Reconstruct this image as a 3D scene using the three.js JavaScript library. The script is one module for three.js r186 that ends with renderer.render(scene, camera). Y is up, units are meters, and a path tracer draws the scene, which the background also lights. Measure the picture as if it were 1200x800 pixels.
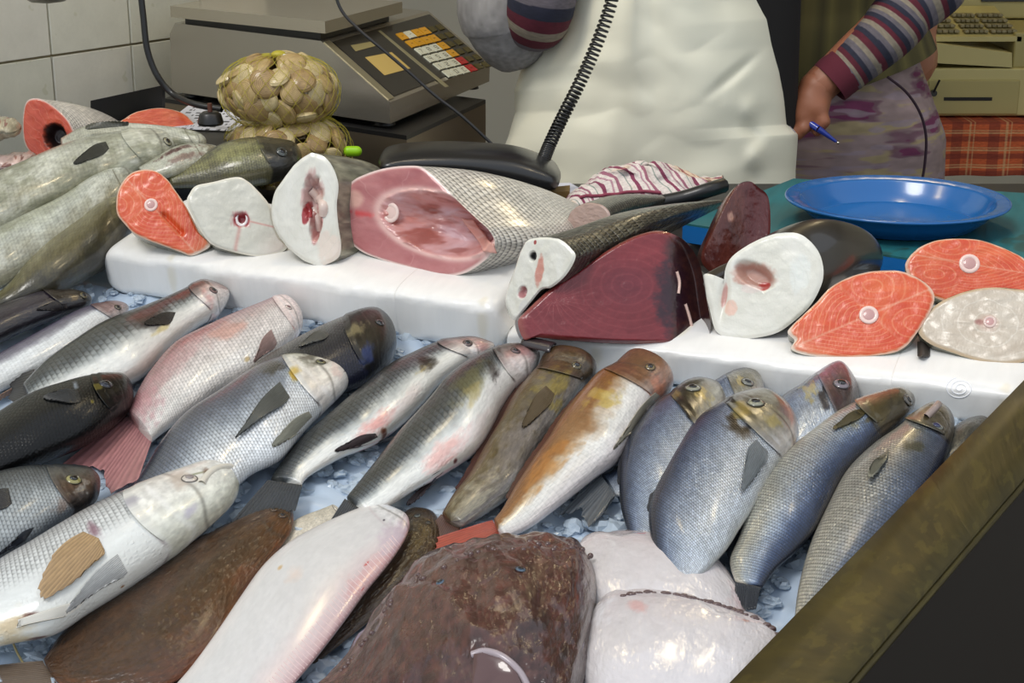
import * as THREE from 'three';
import { mergeGeometries, mergeVertices, toCreasedNormals } from 'three/addons/utils/BufferGeometryUtils.js';
import { RoundedBoxGeometry } from 'three/addons/geometries/RoundedBoxGeometry.js';
import { MarchingCubes } from 'three/addons/objects/MarchingCubes.js';
import { MeshBVH, acceleratedRaycast } from 'three-mesh-bvh';
import { RectAreaLightUniformsLib } from 'three/addons/lights/RectAreaLightUniformsLib.js';

// ---------- camera, sky, lamps, exposure ----------
const scene = new THREE.Scene();
const FOCAL = 1900, PITCH = THREE.MathUtils.degToRad(17.5), EYE = new THREE.Vector3(0, 1.6, 0);
const camera = new THREE.PerspectiveCamera(2 * Math.atan(400 / FOCAL) * 180 / Math.PI, 1.5, 0.05, 60);
camera.position.copy(EYE); camera.rotation.x = -PITCH; scene.add(camera); camera.updateMatrixWorld(true);
const renderer = new THREE.WebGLRenderer({ antialias: true });
renderer.toneMapping = THREE.LinearToneMapping; renderer.toneMappingExposure = 0.93;
renderer.shadowMap.enabled = true; renderer.shadowMap.type = THREE.PCFSoftShadowMap;
RectAreaLightUniformsLib.init();
const SKY = new THREE.Color().setRGB(0.9, 0.98, 1.09);
scene.background = SKY; scene.environment = null; scene.backgroundIntensity = 0.86;
// soft daylight over the street side, high to the left of the camera
const sun = new THREE.DirectionalLight(new THREE.Color().setRGB(1, 0.97, 0.92), 1.5);
sun.position.set(-1.6, 4.2, -0.2); sun.target.position.set(0, 0.9, -1.9); sun.shadow.radius = 34; sun.castShadow = true;
sun.shadow.camera.left = -2; sun.shadow.camera.right = 2; sun.shadow.camera.top = 2; sun.shadow.camera.bottom = -2; sun.shadow.mapSize.set(2048, 2048);
scene.add(sun, sun.target);

// ---------- small mathematics ----------
const V3 = (x, y, z) => new THREE.Vector3(x, y, z), R = THREE.MathUtils.degToRad;
const clamp = (x, a = 0, b = 1) => x < a ? a : x > b ? b : x, lerp = (a, b, t) => a + (b - a) * t;
const ss = (a, b, x) => { const t = clamp((x - a) / (b - a)); return t * t * (3 - 2 * t); };
let seed = 7; const rnd = () => { seed = (seed * 1664525 + 1013904223) >>> 0; return seed / 4294967296; };
const reseed = s => { seed = s * 7919 + 13; rnd(); rnd(); };
const TAB = new Float32Array(65536); for (let i = 0; i < 65536; i++) TAB[i] = rnd();
const hash = (x, y) => TAB[((x * 73 + y * 12979) ^ (x * y * 7)) & 65535];
function vn(x, y) { const xi = Math.floor(x), yi = Math.floor(y); let fx = x - xi, fy = y - yi; fx = fx * fx * (3 - 2 * fx); fy = fy * fy * (3 - 2 * fy); const a = hash(xi, yi), b = hash(xi + 1, yi), c = hash(xi, yi + 1), d = hash(xi + 1, yi + 1); return a + (b - a) * fx + (c - a) * fy + (a - b - c + d) * fx * fy; }
const fbm = (x, y, o = 3) => { let s = 0, a = .5, n = 0; for (let i = 0; i < o; i++) { s += a * vn(x, y); n += a; a *= .5; x = x * 2.03 + 17.1; y = y * 2.03 + 9.7; } return s / n; };
const mixc = (a, b, t) => [a[0] + (b[0] - a[0]) * t, a[1] + (b[1] - a[1]) * t, a[2] + (b[2] - a[2]) * t];
function grad(st, v) { if (v <= st[0][0]) return st[0][1]; for (let i = 1; i < st.length; i++) if (v <= st[i][0]) return mixc(st[i - 1][1], st[i][1], (v - st[i - 1][0]) / (st[i][0] - st[i - 1][0])); return st[st.length - 1][1]; }
const sampleLine = (pts, t) => { const f = clamp(t) * (pts.length - 1), i = Math.min(pts.length - 2, Math.floor(f)), k = f - i; return pts[i].map((a, c) => lerp(a, pts[i + 1][c], k)); };
function catmull(pts, t) { const n = pts.length - 1, f = clamp(t) * n, i = Math.min(n - 1, Math.floor(f)), k = f - i; const p = j => pts[clamp(j, 0, n)]; const a = p(i - 1), b = p(i), c = p(i + 1), d = p(i + 2); return b.map((_, q) => .5 * (2 * b[q] + (c[q] - a[q]) * k + (2 * a[q] - 5 * b[q] + 4 * c[q] - d[q]) * k * k + (3 * b[q] - a[q] - 3 * c[q] + d[q]) * k * k * k)); }

// ---------- from the photograph to the place: a pixel is a direction, the surface touched gives the distance ----------
const XA = V3(1, 0, 0);
const ray = (px, py) => V3((px - 600) / FOCAL, (400 - py) / FOCAL, -1).applyAxisAngle(XA, -PITCH);
const GX = 0.07, GZ = 0.162, ICE0 = V3(0, 0.84, -1.35), N = V3(-GX, 1, GZ).normalize();   // the ice bed slopes up towards the seller
const onPlane = (px, py, p, n) => { const d = ray(px, py); return d.multiplyScalar(p.clone().sub(EYE).dot(n) / d.dot(n)).add(EYE); };
const onIce = (px, py, h = 0) => onPlane(px, py, ICE0.clone().addScaledVector(N, h), N);
const onY = (px, py, y) => onPlane(px, py, V3(0, y, 0), V3(0, 1, 0));
const atZ = (px, py, t) => { const d = ray(px, py); return d.multiplyScalar(t / -d.z).add(EYE); };   // at a forward distance t
const toPx = P => { const q = P.clone().sub(EYE).applyAxisAngle(XA, PITCH); return [600 + FOCAL * q.x / -q.z, 400 - FOCAL * q.y / -q.z]; };
const iceY = (x, z) => ICE0.y + GX * x + GZ * (-z + ICE0.z);
const heightOverIce = P => P.clone().sub(ICE0).dot(N);

// ---------- materials ----------
const C8 = (r, g, b) => new THREE.Color().setRGB(r / 255, g / 255, b / 255, THREE.SRGBColorSpace);
const mat = (c, rough = .5, o = {}) => new THREE.MeshPhysicalMaterial({ color: Array.isArray(c) ? C8(...c) : c, roughness: rough, side: THREE.DoubleSide, ...o });
function paint(W, H, fn, wrap, mode = 3) {   // fn(u, v) -> [r, g, b, height]
  const c = new Uint8Array(W * H * 4), b = new Uint8Array(W * H * 4);
  for (let j = 0, k = 0; j < H; j++) for (let i = 0; i < W; i++, k += 4) {
    const q = fn((i + .5) / W, (j + .5) / H);
    c[k] = clamp(q[0], 0, 255); c[k + 1] = clamp(q[1], 0, 255); c[k + 2] = clamp(q[2], 0, 255); c[k + 3] = 255;
    b[k] = b[k + 1] = b[k + 2] = clamp((q[3] ?? .5) * 255, 0, 255); b[k + 3] = 255;
  }
  const mk = (a, s) => { const t = new THREE.DataTexture(a, W, H); t.magFilter = t.minFilter = THREE.LinearFilter; t.wrapS = t.wrapT = wrap ? THREE.RepeatWrapping : THREE.MirroredRepeatWrapping; if (s) t.colorSpace = THREE.SRGBColorSpace; t.needsUpdate = true; return t; };
  return { map: mode & 1 ? mk(c, true) : null, bump: mode & 2 ? mk(b, false) : null };
}
const wet = (t, bump = .0012, rough = .38, o = {}) => new THREE.MeshPhysicalMaterial({ map: t.map, bumpMap: t.bump, bumpScale: bump, roughness: rough, clearcoat: .55, clearcoatRoughness: .16, side: THREE.DoubleSide, ...o });

// ---------- naming ----------
const taken = {};
const numbered = n => { const k = taken[n] = (taken[n] ?? -1) + 1; return k ? n + '_' + String(k).padStart(3, '0') : n; };
const shade = m => { m.castShadow = m.receiveShadow = true; return m; };
const part = (parent, name, geo, m, label) => { const o = shade(new THREE.Mesh(geo, m)); o.name = name; if (label) o.userData.label = label; parent.add(o); return o; };
function thing(name, label, category, group) { const g = new THREE.Group(); g.name = numbered(name); g.userData = { label, category }; if (group) g.userData.group = group; scene.add(g); return g; }
function settle(g, base) { g.position.copy(base); for (const c of g.children) c.position.sub(base); return g; }   // the parts were built in place: move the origin to the thing's base
const struct = (name, geo, m) => { const o = shade(new THREE.Mesh(geo, m)); o.name = name; o.userData.kind = 'structure'; scene.add(o); return o; };

// ---------- geometry ----------
function grid(nu, nv, f, closeV) {   // f(u, v) -> Vector3; uv = (u, v)
  const p = [], uv = [], ix = [], w = closeV ? nv : nv + 1;
  for (let i = 0; i <= nu; i++) for (let j = 0; j < w; j++) { const q = f(i / nu, j / nv); p.push(q.x, q.y, q.z); uv.push(i / nu, j / nv); }
  for (let i = 0; i < nu; i++) for (let j = 0; j < nv; j++) { const a = i * w + j, b = i * w + (j + 1) % w, c = a + w, d = b + w; ix.push(a, c, b, b, c, d); }
  const g = new THREE.BufferGeometry(); g.setAttribute('position', new THREE.Float32BufferAttribute(p, 3)); g.setAttribute('uv', new THREE.Float32BufferAttribute(uv, 2)); g.setIndex(ix); g.computeVertexNormals(); return g;
}
function sheet(nu, nv, f, thick) {   // a closed thin sheet round the surface f
  const top = grid(nu, nv, f), n = top.attributes.normal, P = top.attributes.position, c = P.count, p = [...P.array], uv = [...top.attributes.uv.array, ...top.attributes.uv.array], ix = [...top.index.array];
  for (let i = 0; i < c; i++) p.push(P.getX(i) - n.getX(i) * thick, P.getY(i) - n.getY(i) * thick, P.getZ(i) - n.getZ(i) * thick);
  for (let i = 0, L = ix.length; i < L; i += 3) ix.push(ix[i] + c, ix[i + 2] + c, ix[i + 1] + c);
  const w = nv + 1, rim = []; for (let j = 0; j < nv; j++) rim.push([j, j + 1], [nu * w + j + 1, nu * w + j]); for (let i = 0; i < nu; i++) rim.push([(i + 1) * w, i * w], [i * w + nv, (i + 1) * w + nv]);
  for (const [a, b] of rim) ix.push(a, b, a + c, b, b + c, a + c);
  const g = new THREE.BufferGeometry(); g.setAttribute('position', new THREE.Float32BufferAttribute(p, 3)); g.setAttribute('uv', new THREE.Float32BufferAttribute(uv, 2)); g.setIndex(ix); g.computeVertexNormals(); return g;
}
const tube = (pts, r, seg = 24, rad = 8) => new THREE.TubeGeometry(new THREE.CatmullRomCurve3(pts), seg, r, rad);
const box = (w, h, d, r = .003, s = 2) => new RoundedBoxGeometry(w, h, d, s, Math.min(r, w / 2.01, h / 2.01, d / 2.01));
function slab(corners, depth, dir, bevel = 0) {   // a prism: corners (Vector3, in order) pushed along dir; edges stay sharp
  const c = corners.map(p => p.clone()), e = corners.map(p => p.clone().addScaledVector(dir, depth)), p = [], n = c.length;
  const tri = (a, b, d) => p.push(a.x, a.y, a.z, b.x, b.y, b.z, d.x, d.y, d.z);
  for (let i = 1; i < n - 1; i++) { tri(c[0], c[i], c[i + 1]); tri(e[0], e[i + 1], e[i]); }
  for (let i = 0; i < n; i++) { const j = (i + 1) % n; tri(c[i], e[i], c[j]); tri(c[j], e[i], e[j]); }
  const g = new THREE.BufferGeometry(); g.setAttribute('position', new THREE.Float32BufferAttribute(p, 3)); g.computeVertexNormals();
  const uv = []; for (let i = 0; i < p.length; i += 3) uv.push(p[i] + p[i + 2] * .3, p[i + 1] + p[i + 2]); g.setAttribute('uv', new THREE.Float32BufferAttribute(uv, 2)); return g;
}
const merge = a => mergeGeometries(a.map(g => { g = g.index ? g.toNonIndexed() : g; for (const k of Object.keys(g.attributes)) if (!['position', 'normal', 'uv'].includes(k)) g.deleteAttribute(k); return g; }));
// ---------- the room and the counter ----------
const tileTex = paint(256, 256, (u, v) => { const n = fbm(u * 5, v * 5), m = fbm(u * 40, v * 40); const s = 232 + (n - .5) * 12 + (m - .5) * 5; const d = ss(.76, .8, fbm(u * 6 + 30, v * 6)) * 12; return [s - d, s - 1 - d, s - 12 - d * 1.5, .5 + (n - .5) * .4]; });
{
  const grout = mat([150, 138, 108], .9), tm = [0, 1, 2].map(i => mat([[255, 254, 248], [250, 250, 244], [255, 253, 250]][i], .16, { map: tileTex.map, bumpMap: tileTex.bump, bumpScale: .0006 }));
  const A = atZ(58.75, 65.5, 3.17), dir = V3(Math.sin(R(33)), 0, -Math.cos(R(33))), nrm = V3(Math.cos(R(33)), 0, Math.sin(R(33)));
  const rot = new THREE.Quaternion().setFromRotationMatrix(new THREE.Matrix4().makeBasis(dir, V3(0, 1, 0), nrm));
  const wall = struct('wall_left', new THREE.BoxGeometry(3.15, 2.8, .1), grout);
  wall.quaternion.copy(rot); wall.position.copy(A).addScaledVector(dir, -.945).addScaledVector(nrm, -.054).setY(1.4);
  wall.updateMatrixWorld(true);
  const S = .21, tg = box(S - .0042, S - .0042, .01, .0016, 1);
  for (let i = -12; i < 3; i++) for (let j = -6; j < 8; j++) {
    const t = part(wall, 'tile', tg, tm[(i * 7 + j * 13 + 300) % 3]);
    t.position.set((i + .5) * S + .945, A.y + (j + .5) * S - 1.4, .054 - .0005 + .0008 * hash(i + 50, j + 50));
  }
  const dark = mat([206, 202, 186], .6), ceil = mat([190, 184, 168], .9);
  struct('wall_back', new THREE.BoxGeometry(7, 2.8, .1).translate(1.6, 1.4, -6.2), dark);
  struct('wall_right', new THREE.BoxGeometry(.1, 2.8, 4.6).translate(2.9, 1.4, -4.2), dark);
  struct('ceiling', new THREE.BoxGeometry(7.4, .1, 3.5).translate(.8, 2.85, -4.6), ceil);
  struct('floor', new THREE.BoxGeometry(9, .1, 9).translate(0, -.05, -2.6), mat([70, 66, 60], .7));
}
const brassTex = paint(512, 256, (u, v) => { const n = fbm(u * 9, v * 4), m = fbm(u * 60, v * 9), f = fbm(u * 24 + 7, v * 14, 4); const s = 1 + (n - .5) * .5 + (m - .5) * .22; const st = ss(.56, .64, f) * .35; return [lerp(70 * s, 100, st), lerp(61 * s, 90, st), lerp(27 * s, 40, st), .5 + (m - .5) * .5]; }, true);
{
  const t = thing('display_counter', 'brass coloured metal rim of the fish counter with dark outer side', 'counter');
  const h = .04, a0 = onIce(760, 911, h), a1 = onIce(1199, 456, h), b0 = onIce(915, 899, h), b1 = onIce(1200, 566, h);
  const far = (p, q, s) => p.clone().lerp(q, s);
  const A2 = far(a0, a1, 1.5), B2 = far(b0, b1, 1.62), brass = new THREE.MeshPhysicalMaterial({ map: brassTex.map, bumpMap: brassTex.bump, bumpScale: .0006, roughness: .4, metalness: .45, side: THREE.DoubleSide });
  const rim = sheet(30, 3, (u, v) => a0.clone().lerp(A2, u).lerp(b0.clone().lerp(B2, u), v), .012);
  { const P = rim.attributes.position, U = rim.attributes.uv; for (let i = 0; i < P.count; i++) U.setXY(i, U.getX(i) * 2.2, U.getY(i) * .5); }
  part(t, 'metal_rim', rim, brass, 'stained brass coloured rim plate');
  const down = V3(0, -1, 0), out = b1.clone().sub(a1).setY(0).normalize();
  part(t, 'outer_panel', slab([b0, B2, B2.clone().addScaledVector(down, .84), b0.clone().addScaledVector(down, .84)], .012, out.clone().negate()), mat([44, 38, 32], .6, { metalness: .3 }), 'dark brown outer side panel');
  part(t, 'rim_lip', tube([b0, b0.clone().lerp(B2, .5), B2], .004, 8, 8), brass);
  part(t, 'inner_panel', slab([a0, A2, A2.clone().addScaledVector(N, -.06), a0.clone().addScaledVector(N, -.06)], .008, out), brass);
  // tray under the ice, closed box
  const inn = p => p.clone().addScaledVector(out, -.02), q = [V3(-.62, 0, -1.05), inn(a0).setY(0), inn(far(a0, a1, 1.25)).setY(0), V3(-.36, 0, -2.36), V3(-.36, 0, -2.82), V3(-.6, 0, -2.82), V3(-1.0, 0, -2.45)].map(p => p.setY(iceY(p.x, p.z) - .045));
  part(t, 'tray', slab(q, .03, N.clone().negate()), mat([150, 155, 160], .4, { metalness: .8 }), 'steel tray under the ice');
  settle(t, V3(.4, 0, -1.7));
}
// crushed ice: a bumpy bed and loose chips
{
  const g = new THREE.Group(); g.name = 'crushed_ice'; g.userData = { label: 'crushed ice covering the counter beneath the fish', category: 'ice', kind: 'stuff' }; scene.add(g);
  const im = mat([205, 219, 232], .28, { transmission: .25, thickness: 0, clearcoat: .4, clearcoatRoughness: .1 });
  const bed = grid(150, 110, (u, v) => { const p = onIce(lerp(-260, 1230 + 120 * v, u), lerp(960, 250, v), 0); const d = 1199 - .965 * (toPx(p)[1] - 456) + 60; const x = p.x * 1, z = p.z; return p.addScaledVector(N, (fbm(x * 28, z * 28, 3) - .62) * .03 + (fbm(x * 5, z * 5) - .5) * .008); });
  const P = bed.attributes.position; // keep the bed inside the rim
  const a0 = onIce(760, 911), a1 = onIce(1199, 456), ln = a1.clone().sub(a0).setY(0).normalize(), on = V3(-ln.z, 0, ln.x);
  for (let i = 0; i < P.count; i++) { const q = V3(P.getX(i), P.getY(i), P.getZ(i)), s = q.clone().sub(a0).dot(on); if (s > -.004) { q.addScaledVector(on, -.004 - s); P.setXYZ(i, q.x, q.y, q.z); } }
  for (let i = 0; i < P.count; i++) { const q = V3(P.getX(i), P.getY(i), P.getZ(i)), lim = q.x < -.36 ? -2.84 + (q.x < -.62 ? (-.62 - q.x) * .9 : 0) : Math.min(-1.9, -2.33 + .42 * (q.x + .36)); if (q.z < lim) { q.y -= 0; const y = iceY(q.x, lim) - .01; P.setXYZ(i, q.x, y - .03 * Math.min(1, (lim - q.z) * 4), lim); } }
  bed.computeVertexNormals();
  part(g, 'ice_bed', bed, mat([190, 206, 224], .3, { clearcoat: .3 }));
  reseed(5);
  for (let k = 0; k < 5; k++) {
    const c = new THREE.IcosahedronGeometry(1, 1), q = c.attributes.position;
    const key = {}; for (let i = 0; i < q.count; i++) { const id = [q.getX(i), q.getY(i), q.getZ(i)].map(a => a.toFixed(3)).join(); const s = key[id] ??= .55 + .6 * rnd(); q.setXYZ(i, q.getX(i) * s * 1.2, q.getY(i) * s * .55, q.getZ(i) * s); }
    c.computeVertexNormals();
    const n = 620, inst = new THREE.InstancedMesh(c, im, n); inst.name = 'ice_chip'; shade(inst);
    const M = new THREE.Matrix4(), Q = new THREE.Quaternion(), E = new THREE.Euler();
    for (let i = 0; i < n; i++) {
      let p; do { p = onIce(-100 + 1280 * rnd(), 330 + 520 * rnd(), 0); } while (p.clone().sub(a0).dot(on) > -.035);
      const s = .005 + .014 * rnd() * rnd(); p.addScaledVector(N, -.004 + .3 * s * rnd());
      E.set(rnd() * .9 - .45, rnd() * 6.3, rnd() * .9 - .45); M.compose(p, Q.setFromEuler(E), V3(s, s, s)); inst.setMatrixAt(i, M);
    }
    g.add(inst);
  }
}
// ---------- fish ----------
const caster = new THREE.Raycaster();
const hit = (mesh, px, py) => { if (!mesh.geometry.boundsTree) { mesh.geometry.boundsTree = new MeshBVH(mesh.geometry, { indirect: true }); mesh.raycast = acceleratedRaycast; } caster.set(EYE, ray(px, py).normalize()); return caster.intersectObject(mesh, false)[0]; };
// body lofted between the back edge and the belly edge of a fish lying on its side; stations run from head to tail
function fishBody(st, o = {}) {
  const n = o.n ?? 110, m = o.m ?? 44, k = o.k ?? .5, e = o.e ?? 2.1, h = s => Array.isArray(o.h) ? lerp(o.h[0], o.h[1], s) : (o.h ?? 0);
  const at = s => catmull(st, s), cap = s => Math.max(.03, Math.sqrt(Math.max(0, 1 - (1 - Math.min(1, s / (o.headCap ?? .07))) ** 2)) * Math.sqrt(Math.max(0, 1 - (1 - Math.min(1, (1 - s) / (o.tailCap ?? .02))) ** 2)));
  const thk = s => k * (o.thk ? o.thk(s) : 1 - .35 * s);
  const secs = [];
  const solve = (s, hc) => {
    const q = at(s), a = at(clamp(s - .03)), b = at(clamp(s + .03));
    const D = onIce(q[0], q[1], hc), W = onIce(q[2], q[3], hc), C = D.clone().add(W).multiplyScalar(.5), w = D.clone().sub(W).normalize();
    let sx = (b[0] + b[2] - a[0] - a[2]), sy = (b[1] + b[3] - a[1] - a[3]); const L = Math.hypot(sx, sy) || 1; const qx = -sy / L, qy = sx / L;
    const c0 = toPx(C), cw = toPx(C.clone().addScaledVector(w, .01)), cn = toPx(C.clone().addScaledVector(N, .01));
    const pw = ((cw[0] - c0[0]) * qx + (cw[1] - c0[1]) * qy) * 100, pn = ((cn[0] - c0[0]) * qx + (cn[1] - c0[1]) * qy) * 100;
    const T = Math.abs((q[0] - q[2]) * qx + (q[1] - q[3]) * qy) / 2, kk = thk(s);
    const A = Math.max(.002, T / Math.sqrt(pw * pw + kk * kk * pn * pn));
    return { C, w, A, B: A * kk };
  };
  const first = []; for (let i = 0; i <= n; i++) first.push(solve(i / n, h(i / n) + .02));
  const bm = Math.max(...first.map(f => f.B));
  for (let i = 0; i <= n; i++) { const s = i / n; secs.push(solve(s, h(s) + .55 * bm + .45 * first[i].B)); }
  for (let pass = 0; pass < 3; pass++) { const w = secs.map(q => q.w.clone()); for (let i = 1; i < n; i++) secs[i].w.copy(w[i]).add(w[i - 1]).add(w[i + 1]).normalize(); }
  const p = [], uv = [], ix = [];
  for (let i = 0; i <= n; i++) {
    const s = i / n, q = secs[i], c = cap(s);
    for (let j = 0; j < m; j++) {
      const f = j / m * 2 * Math.PI, cx = Math.cos(f), sy = Math.sin(f), v = f <= Math.PI ? f / Math.PI : 2 - f / Math.PI;
      let r = c; if (o.disp) r *= 1 + o.disp(s, v, f <= Math.PI);
      const P = q.C.clone().addScaledVector(q.w, q.A * r * Math.sign(cx) * Math.abs(cx) ** (2 / e)).addScaledVector(N, q.B * r * Math.sign(sy) * Math.abs(sy) ** (2 / e));
      p.push(P.x, P.y, P.z); uv.push(s, clamp(v * (o.vs ?? 1) + (o.roll ?? 0)));
    }
  }
  const head = secs[0].C, tail = secs[n].C; p.push(head.x, head.y, head.z, tail.x, tail.y, tail.z); uv.push(0, .5, 1, .5);
  for (let i = 0; i < n; i++) for (let j = 0; j < m; j++) { const a = i * m + j, b = i * m + (j + 1) % m; ix.push(a, a + m, b, b, a + m, b + m); }
  const H = (n + 1) * m; for (let j = 0; j < m; j++) ix.push(H, j, (j + 1) % m, H + 1, n * m + (j + 1) % m, n * m + j);
  const i0 = (n >> 1) * m + (m >> 2), up = new THREE.Vector3().crossVectors(V3(p[(i0 + m) * 3] - p[i0 * 3], p[(i0 + m) * 3 + 1] - p[i0 * 3 + 1], p[(i0 + m) * 3 + 2] - p[i0 * 3 + 2]), V3(p[(i0 + 1) * 3] - p[i0 * 3], p[(i0 + 1) * 3 + 1] - p[i0 * 3 + 1], p[(i0 + 1) * 3 + 2] - p[i0 * 3 + 2])).dot(N);
  if (up < 0) for (let i = 0; i < ix.length; i += 3) { const a = ix[i + 1]; ix[i + 1] = ix[i + 2]; ix[i + 2] = a; }
  const g = new THREE.BufferGeometry(); g.setAttribute('position', new THREE.Float32BufferAttribute(p, 3)); g.setAttribute('uv', new THREE.Float32BufferAttribute(uv, 2)); g.setIndex(ix); g.computeVertexNormals();
  return { g, secs, bm };
}
const gillStep = (gu, amt = .05) => (u, v) => amt * (1 - ss(gu + .045 * Math.sin(v * Math.PI) - .012, gu + .045 * Math.sin(v * Math.PI) + .008, u)) * ss(.0, .12, u) * Math.sin(clamp(v * 1.1) * Math.PI) ** .6;
const bumps = {}, fleshBump = paint(512, 512, (u, v) => [0, 0, 0, fbm(u * 24, v * 24, 4) * .7 + .3 * fbm(u * 90, v * 30, 2)], false, 2).bump;
function skin(o) {   // pigment and relief of a fish: gradient from back (v = 0) to belly (v = 1), scales, head, gill edges, marks
  const { st, hd = st, gu = .24, nu = 70, nv = 22, amt = .3, wob = .12, noise = .06, marks = [], lat, sd = 0, sv = [0, 1], mouth } = o;
  const W = o.W ?? 960, H = o.H ?? 328;
  const key = [nu, nv, gu, amt > 0, sv.join(), W].join('|'), bump = amt < .12 || o.plain ? fleshBump : (bumps[key] ??= paint(W, H, (u, v) => {   // relief shared by fish with the same scales
    const ge = gu + .045 * Math.sin(v * Math.PI), hm = 1 - ss(ge - .006, ge + .006, u); let z = .45;
    if (hm < 1 && amt) { const a = u * nu, row = Math.floor(a), b = v * nv + (row & 1) * .5, fb = b - Math.floor(b) - .5, ed = ss(.5, 1.02, Math.hypot(a - row - .08, fb * 1.5)), tl = (hash(row + 3, Math.floor(b) + 7) - .5) * (a - row - .5) + (hash(row + 31, Math.floor(b) + 17) - .5) * fb; z = .42 + .9 * (1 - hm) * tl * (1 - ed) * (.4 + ss(.3, .7, vn(u * 18, v * 8))) + .24 * (1 - hm) * ss(sv[0] - .08, sv[0] + .05, v) * (1 - ss(sv[1] - .1, sv[1] + .06, v)) * (1 - ed); }
    if (hm > 0) z = lerp(z, .55 + (fbm(u * 60 + 9, v * 24, 3) - .5) * .4 - .18 * Math.exp(-(((u - ge * .66 - .02 * Math.sin(v * 7)) / .006) ** 2)), hm);
    if (gu > .02) z -= .3 * Math.exp(-(((u - ge - .006) / .0055) ** 2)) * ss(.05, .2, v) * (1 - ss(.9, 1, v));
    return [0, 0, 0, z + (fbm(u * 90, v * 34, 2) - .5) * .1];
  }, false, 2).bump);
  const t = paint(W, H, (u, v) => {
    const w = v + (fbm(u * 7 + sd, v * 4 + sd) - .5) * wob + (fbm(u * 40 + sd, v * 14, 2) - .5) * wob * .4;
    let c = grad(st, w), z = .5; const ge = gu + .045 * Math.sin(v * Math.PI), hm = 1 - ss(ge - (o.soft ?? .012), ge + (o.soft ?? .012), u);
    if (hm < 1 && amt) {
      const a = u * nu, row = Math.floor(a), b = v * nv + (row & 1) * .5, fb = b - Math.floor(b) - .5, fa = a - row, ed = ss(.5, 1.02, Math.hypot(fa - .08, fb * 1.5)), r = hash(row + sd, Math.floor(b));
      const fade = (1 - hm) * ss(sv[0] - .08, sv[0] + .05, v) * (1 - ss(sv[1] - .1, sv[1] + .06, v)) * (1 - .5 * ss(.93, 1, u));
      const k = 1 - amt * fade * ed + amt * .35 * fade * (r - .5); c = [c[0] * k, c[1] * k, c[2] * k];
      z = .5 + .28 * fade * (1 - ed) - .1;
    }
    if (hm > 0) {
      let q = grad(hd, w); const f = fbm(u * 60 + 9, v * 24 + sd, 3); q = [q[0] * (.88 + .24 * f), q[1] * (.88 + .24 * f), q[2] * (.88 + .24 * f)]; q = mixc(q, [q[0] * .5, q[1] * .48, q[2] * .45], ss(.2, .02, v) * .8); { const bl = ss(.55, .75, fbm(u * 34 + sd, v * 16 + 4, 3)) * (q[0] > 170 ? .08 : .3); q = mixc(q, q.map(a => a * .6), bl); const hl = Math.exp(-(((u - ge * .86 + .05 * (v - .5)) / .01) ** 2)) * ss(.2, .4, v) * .3; q = mixc(q, q.map(a => Math.min(255, a * 1.3 + 16)), hl); }
      const e2 = Math.exp(-(((u - ge * .66 - .02 * Math.sin(v * 7)) / .006) ** 2)) * .35; q = mixc(q, [60, 56, 50], e2);
      if (mouth) { const l = Math.exp(-(((v - mouth[0] - mouth[2] * u) / .012) ** 2)) * (1 - ss(mouth[1] - .02, mouth[1], u)); q = mixc(q, mouth[3] ?? [70, 50, 46], l * .8); z -= l * .3; }
      c = mixc(c, q, hm); z = lerp(z, .55 + (f - .5) * .3 - e2 * .5, hm);
    }
    if (gu > .02) { const ln = Math.exp(-(((u - ge - .006) / .0055) ** 2)) * ss(.05, .2, v) * (1 - ss(.9, 1, v)); c = mixc(c, o.gillC ?? [48, 40, 38], ln * .7); z -= ln * .35; }
    if (lat) { const l = Math.exp(-(((v - lat[0] - lat[1] * Math.sin(u * 3)) / .008) ** 2)) * (1 - hm); c = mixc(c, lat[2], l * .5); }
    for (const [mu, mv, ru, rv, col, al = 1, rag = .5] of marks) { if (Math.abs(u - mu) > ru * (1.3 + rag) || Math.abs(v - mv) > rv * (1.3 + rag)) continue; const d = Math.hypot((u - mu) / ru, (v - mv) / rv) + (fbm(u * 30 + mu * 50, v * 14 + mv * 50, 4) - .5) * (rag + .25) * 2; if (d < 1.35) c = mixc(c, col, al * (1 - ss(.25, 1.3, d))); }
    const nn = 1 + ((fbm(u * 60 + sd, v * 50, 3) - .5) + (fbm(u * 14 + sd, v * 10, 2) - .5) * .6) * noise * 2;
    return [c[0] * nn, c[1] * nn, c[2] * nn];
  }, false, 1); return { map: t.map, bump };
}
const rayTex = paint(256, 64, (u, v) => { const a = .5 + .5 * Math.cos(v * Math.PI * 2 * 13), n = fbm(u * 12, v * 30); const s = 196 + 34 * a + (n - .5) * 40; return [s, s, s, a]; });
const finMat = (c, o = {}) => mat(c, .4, { map: rayTex.map, bumpMap: rayTex.bump, bumpScale: .0006, clearcoat: .4, clearcoatRoughness: .2, transparent: true, opacity: .84, ...o });
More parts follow.
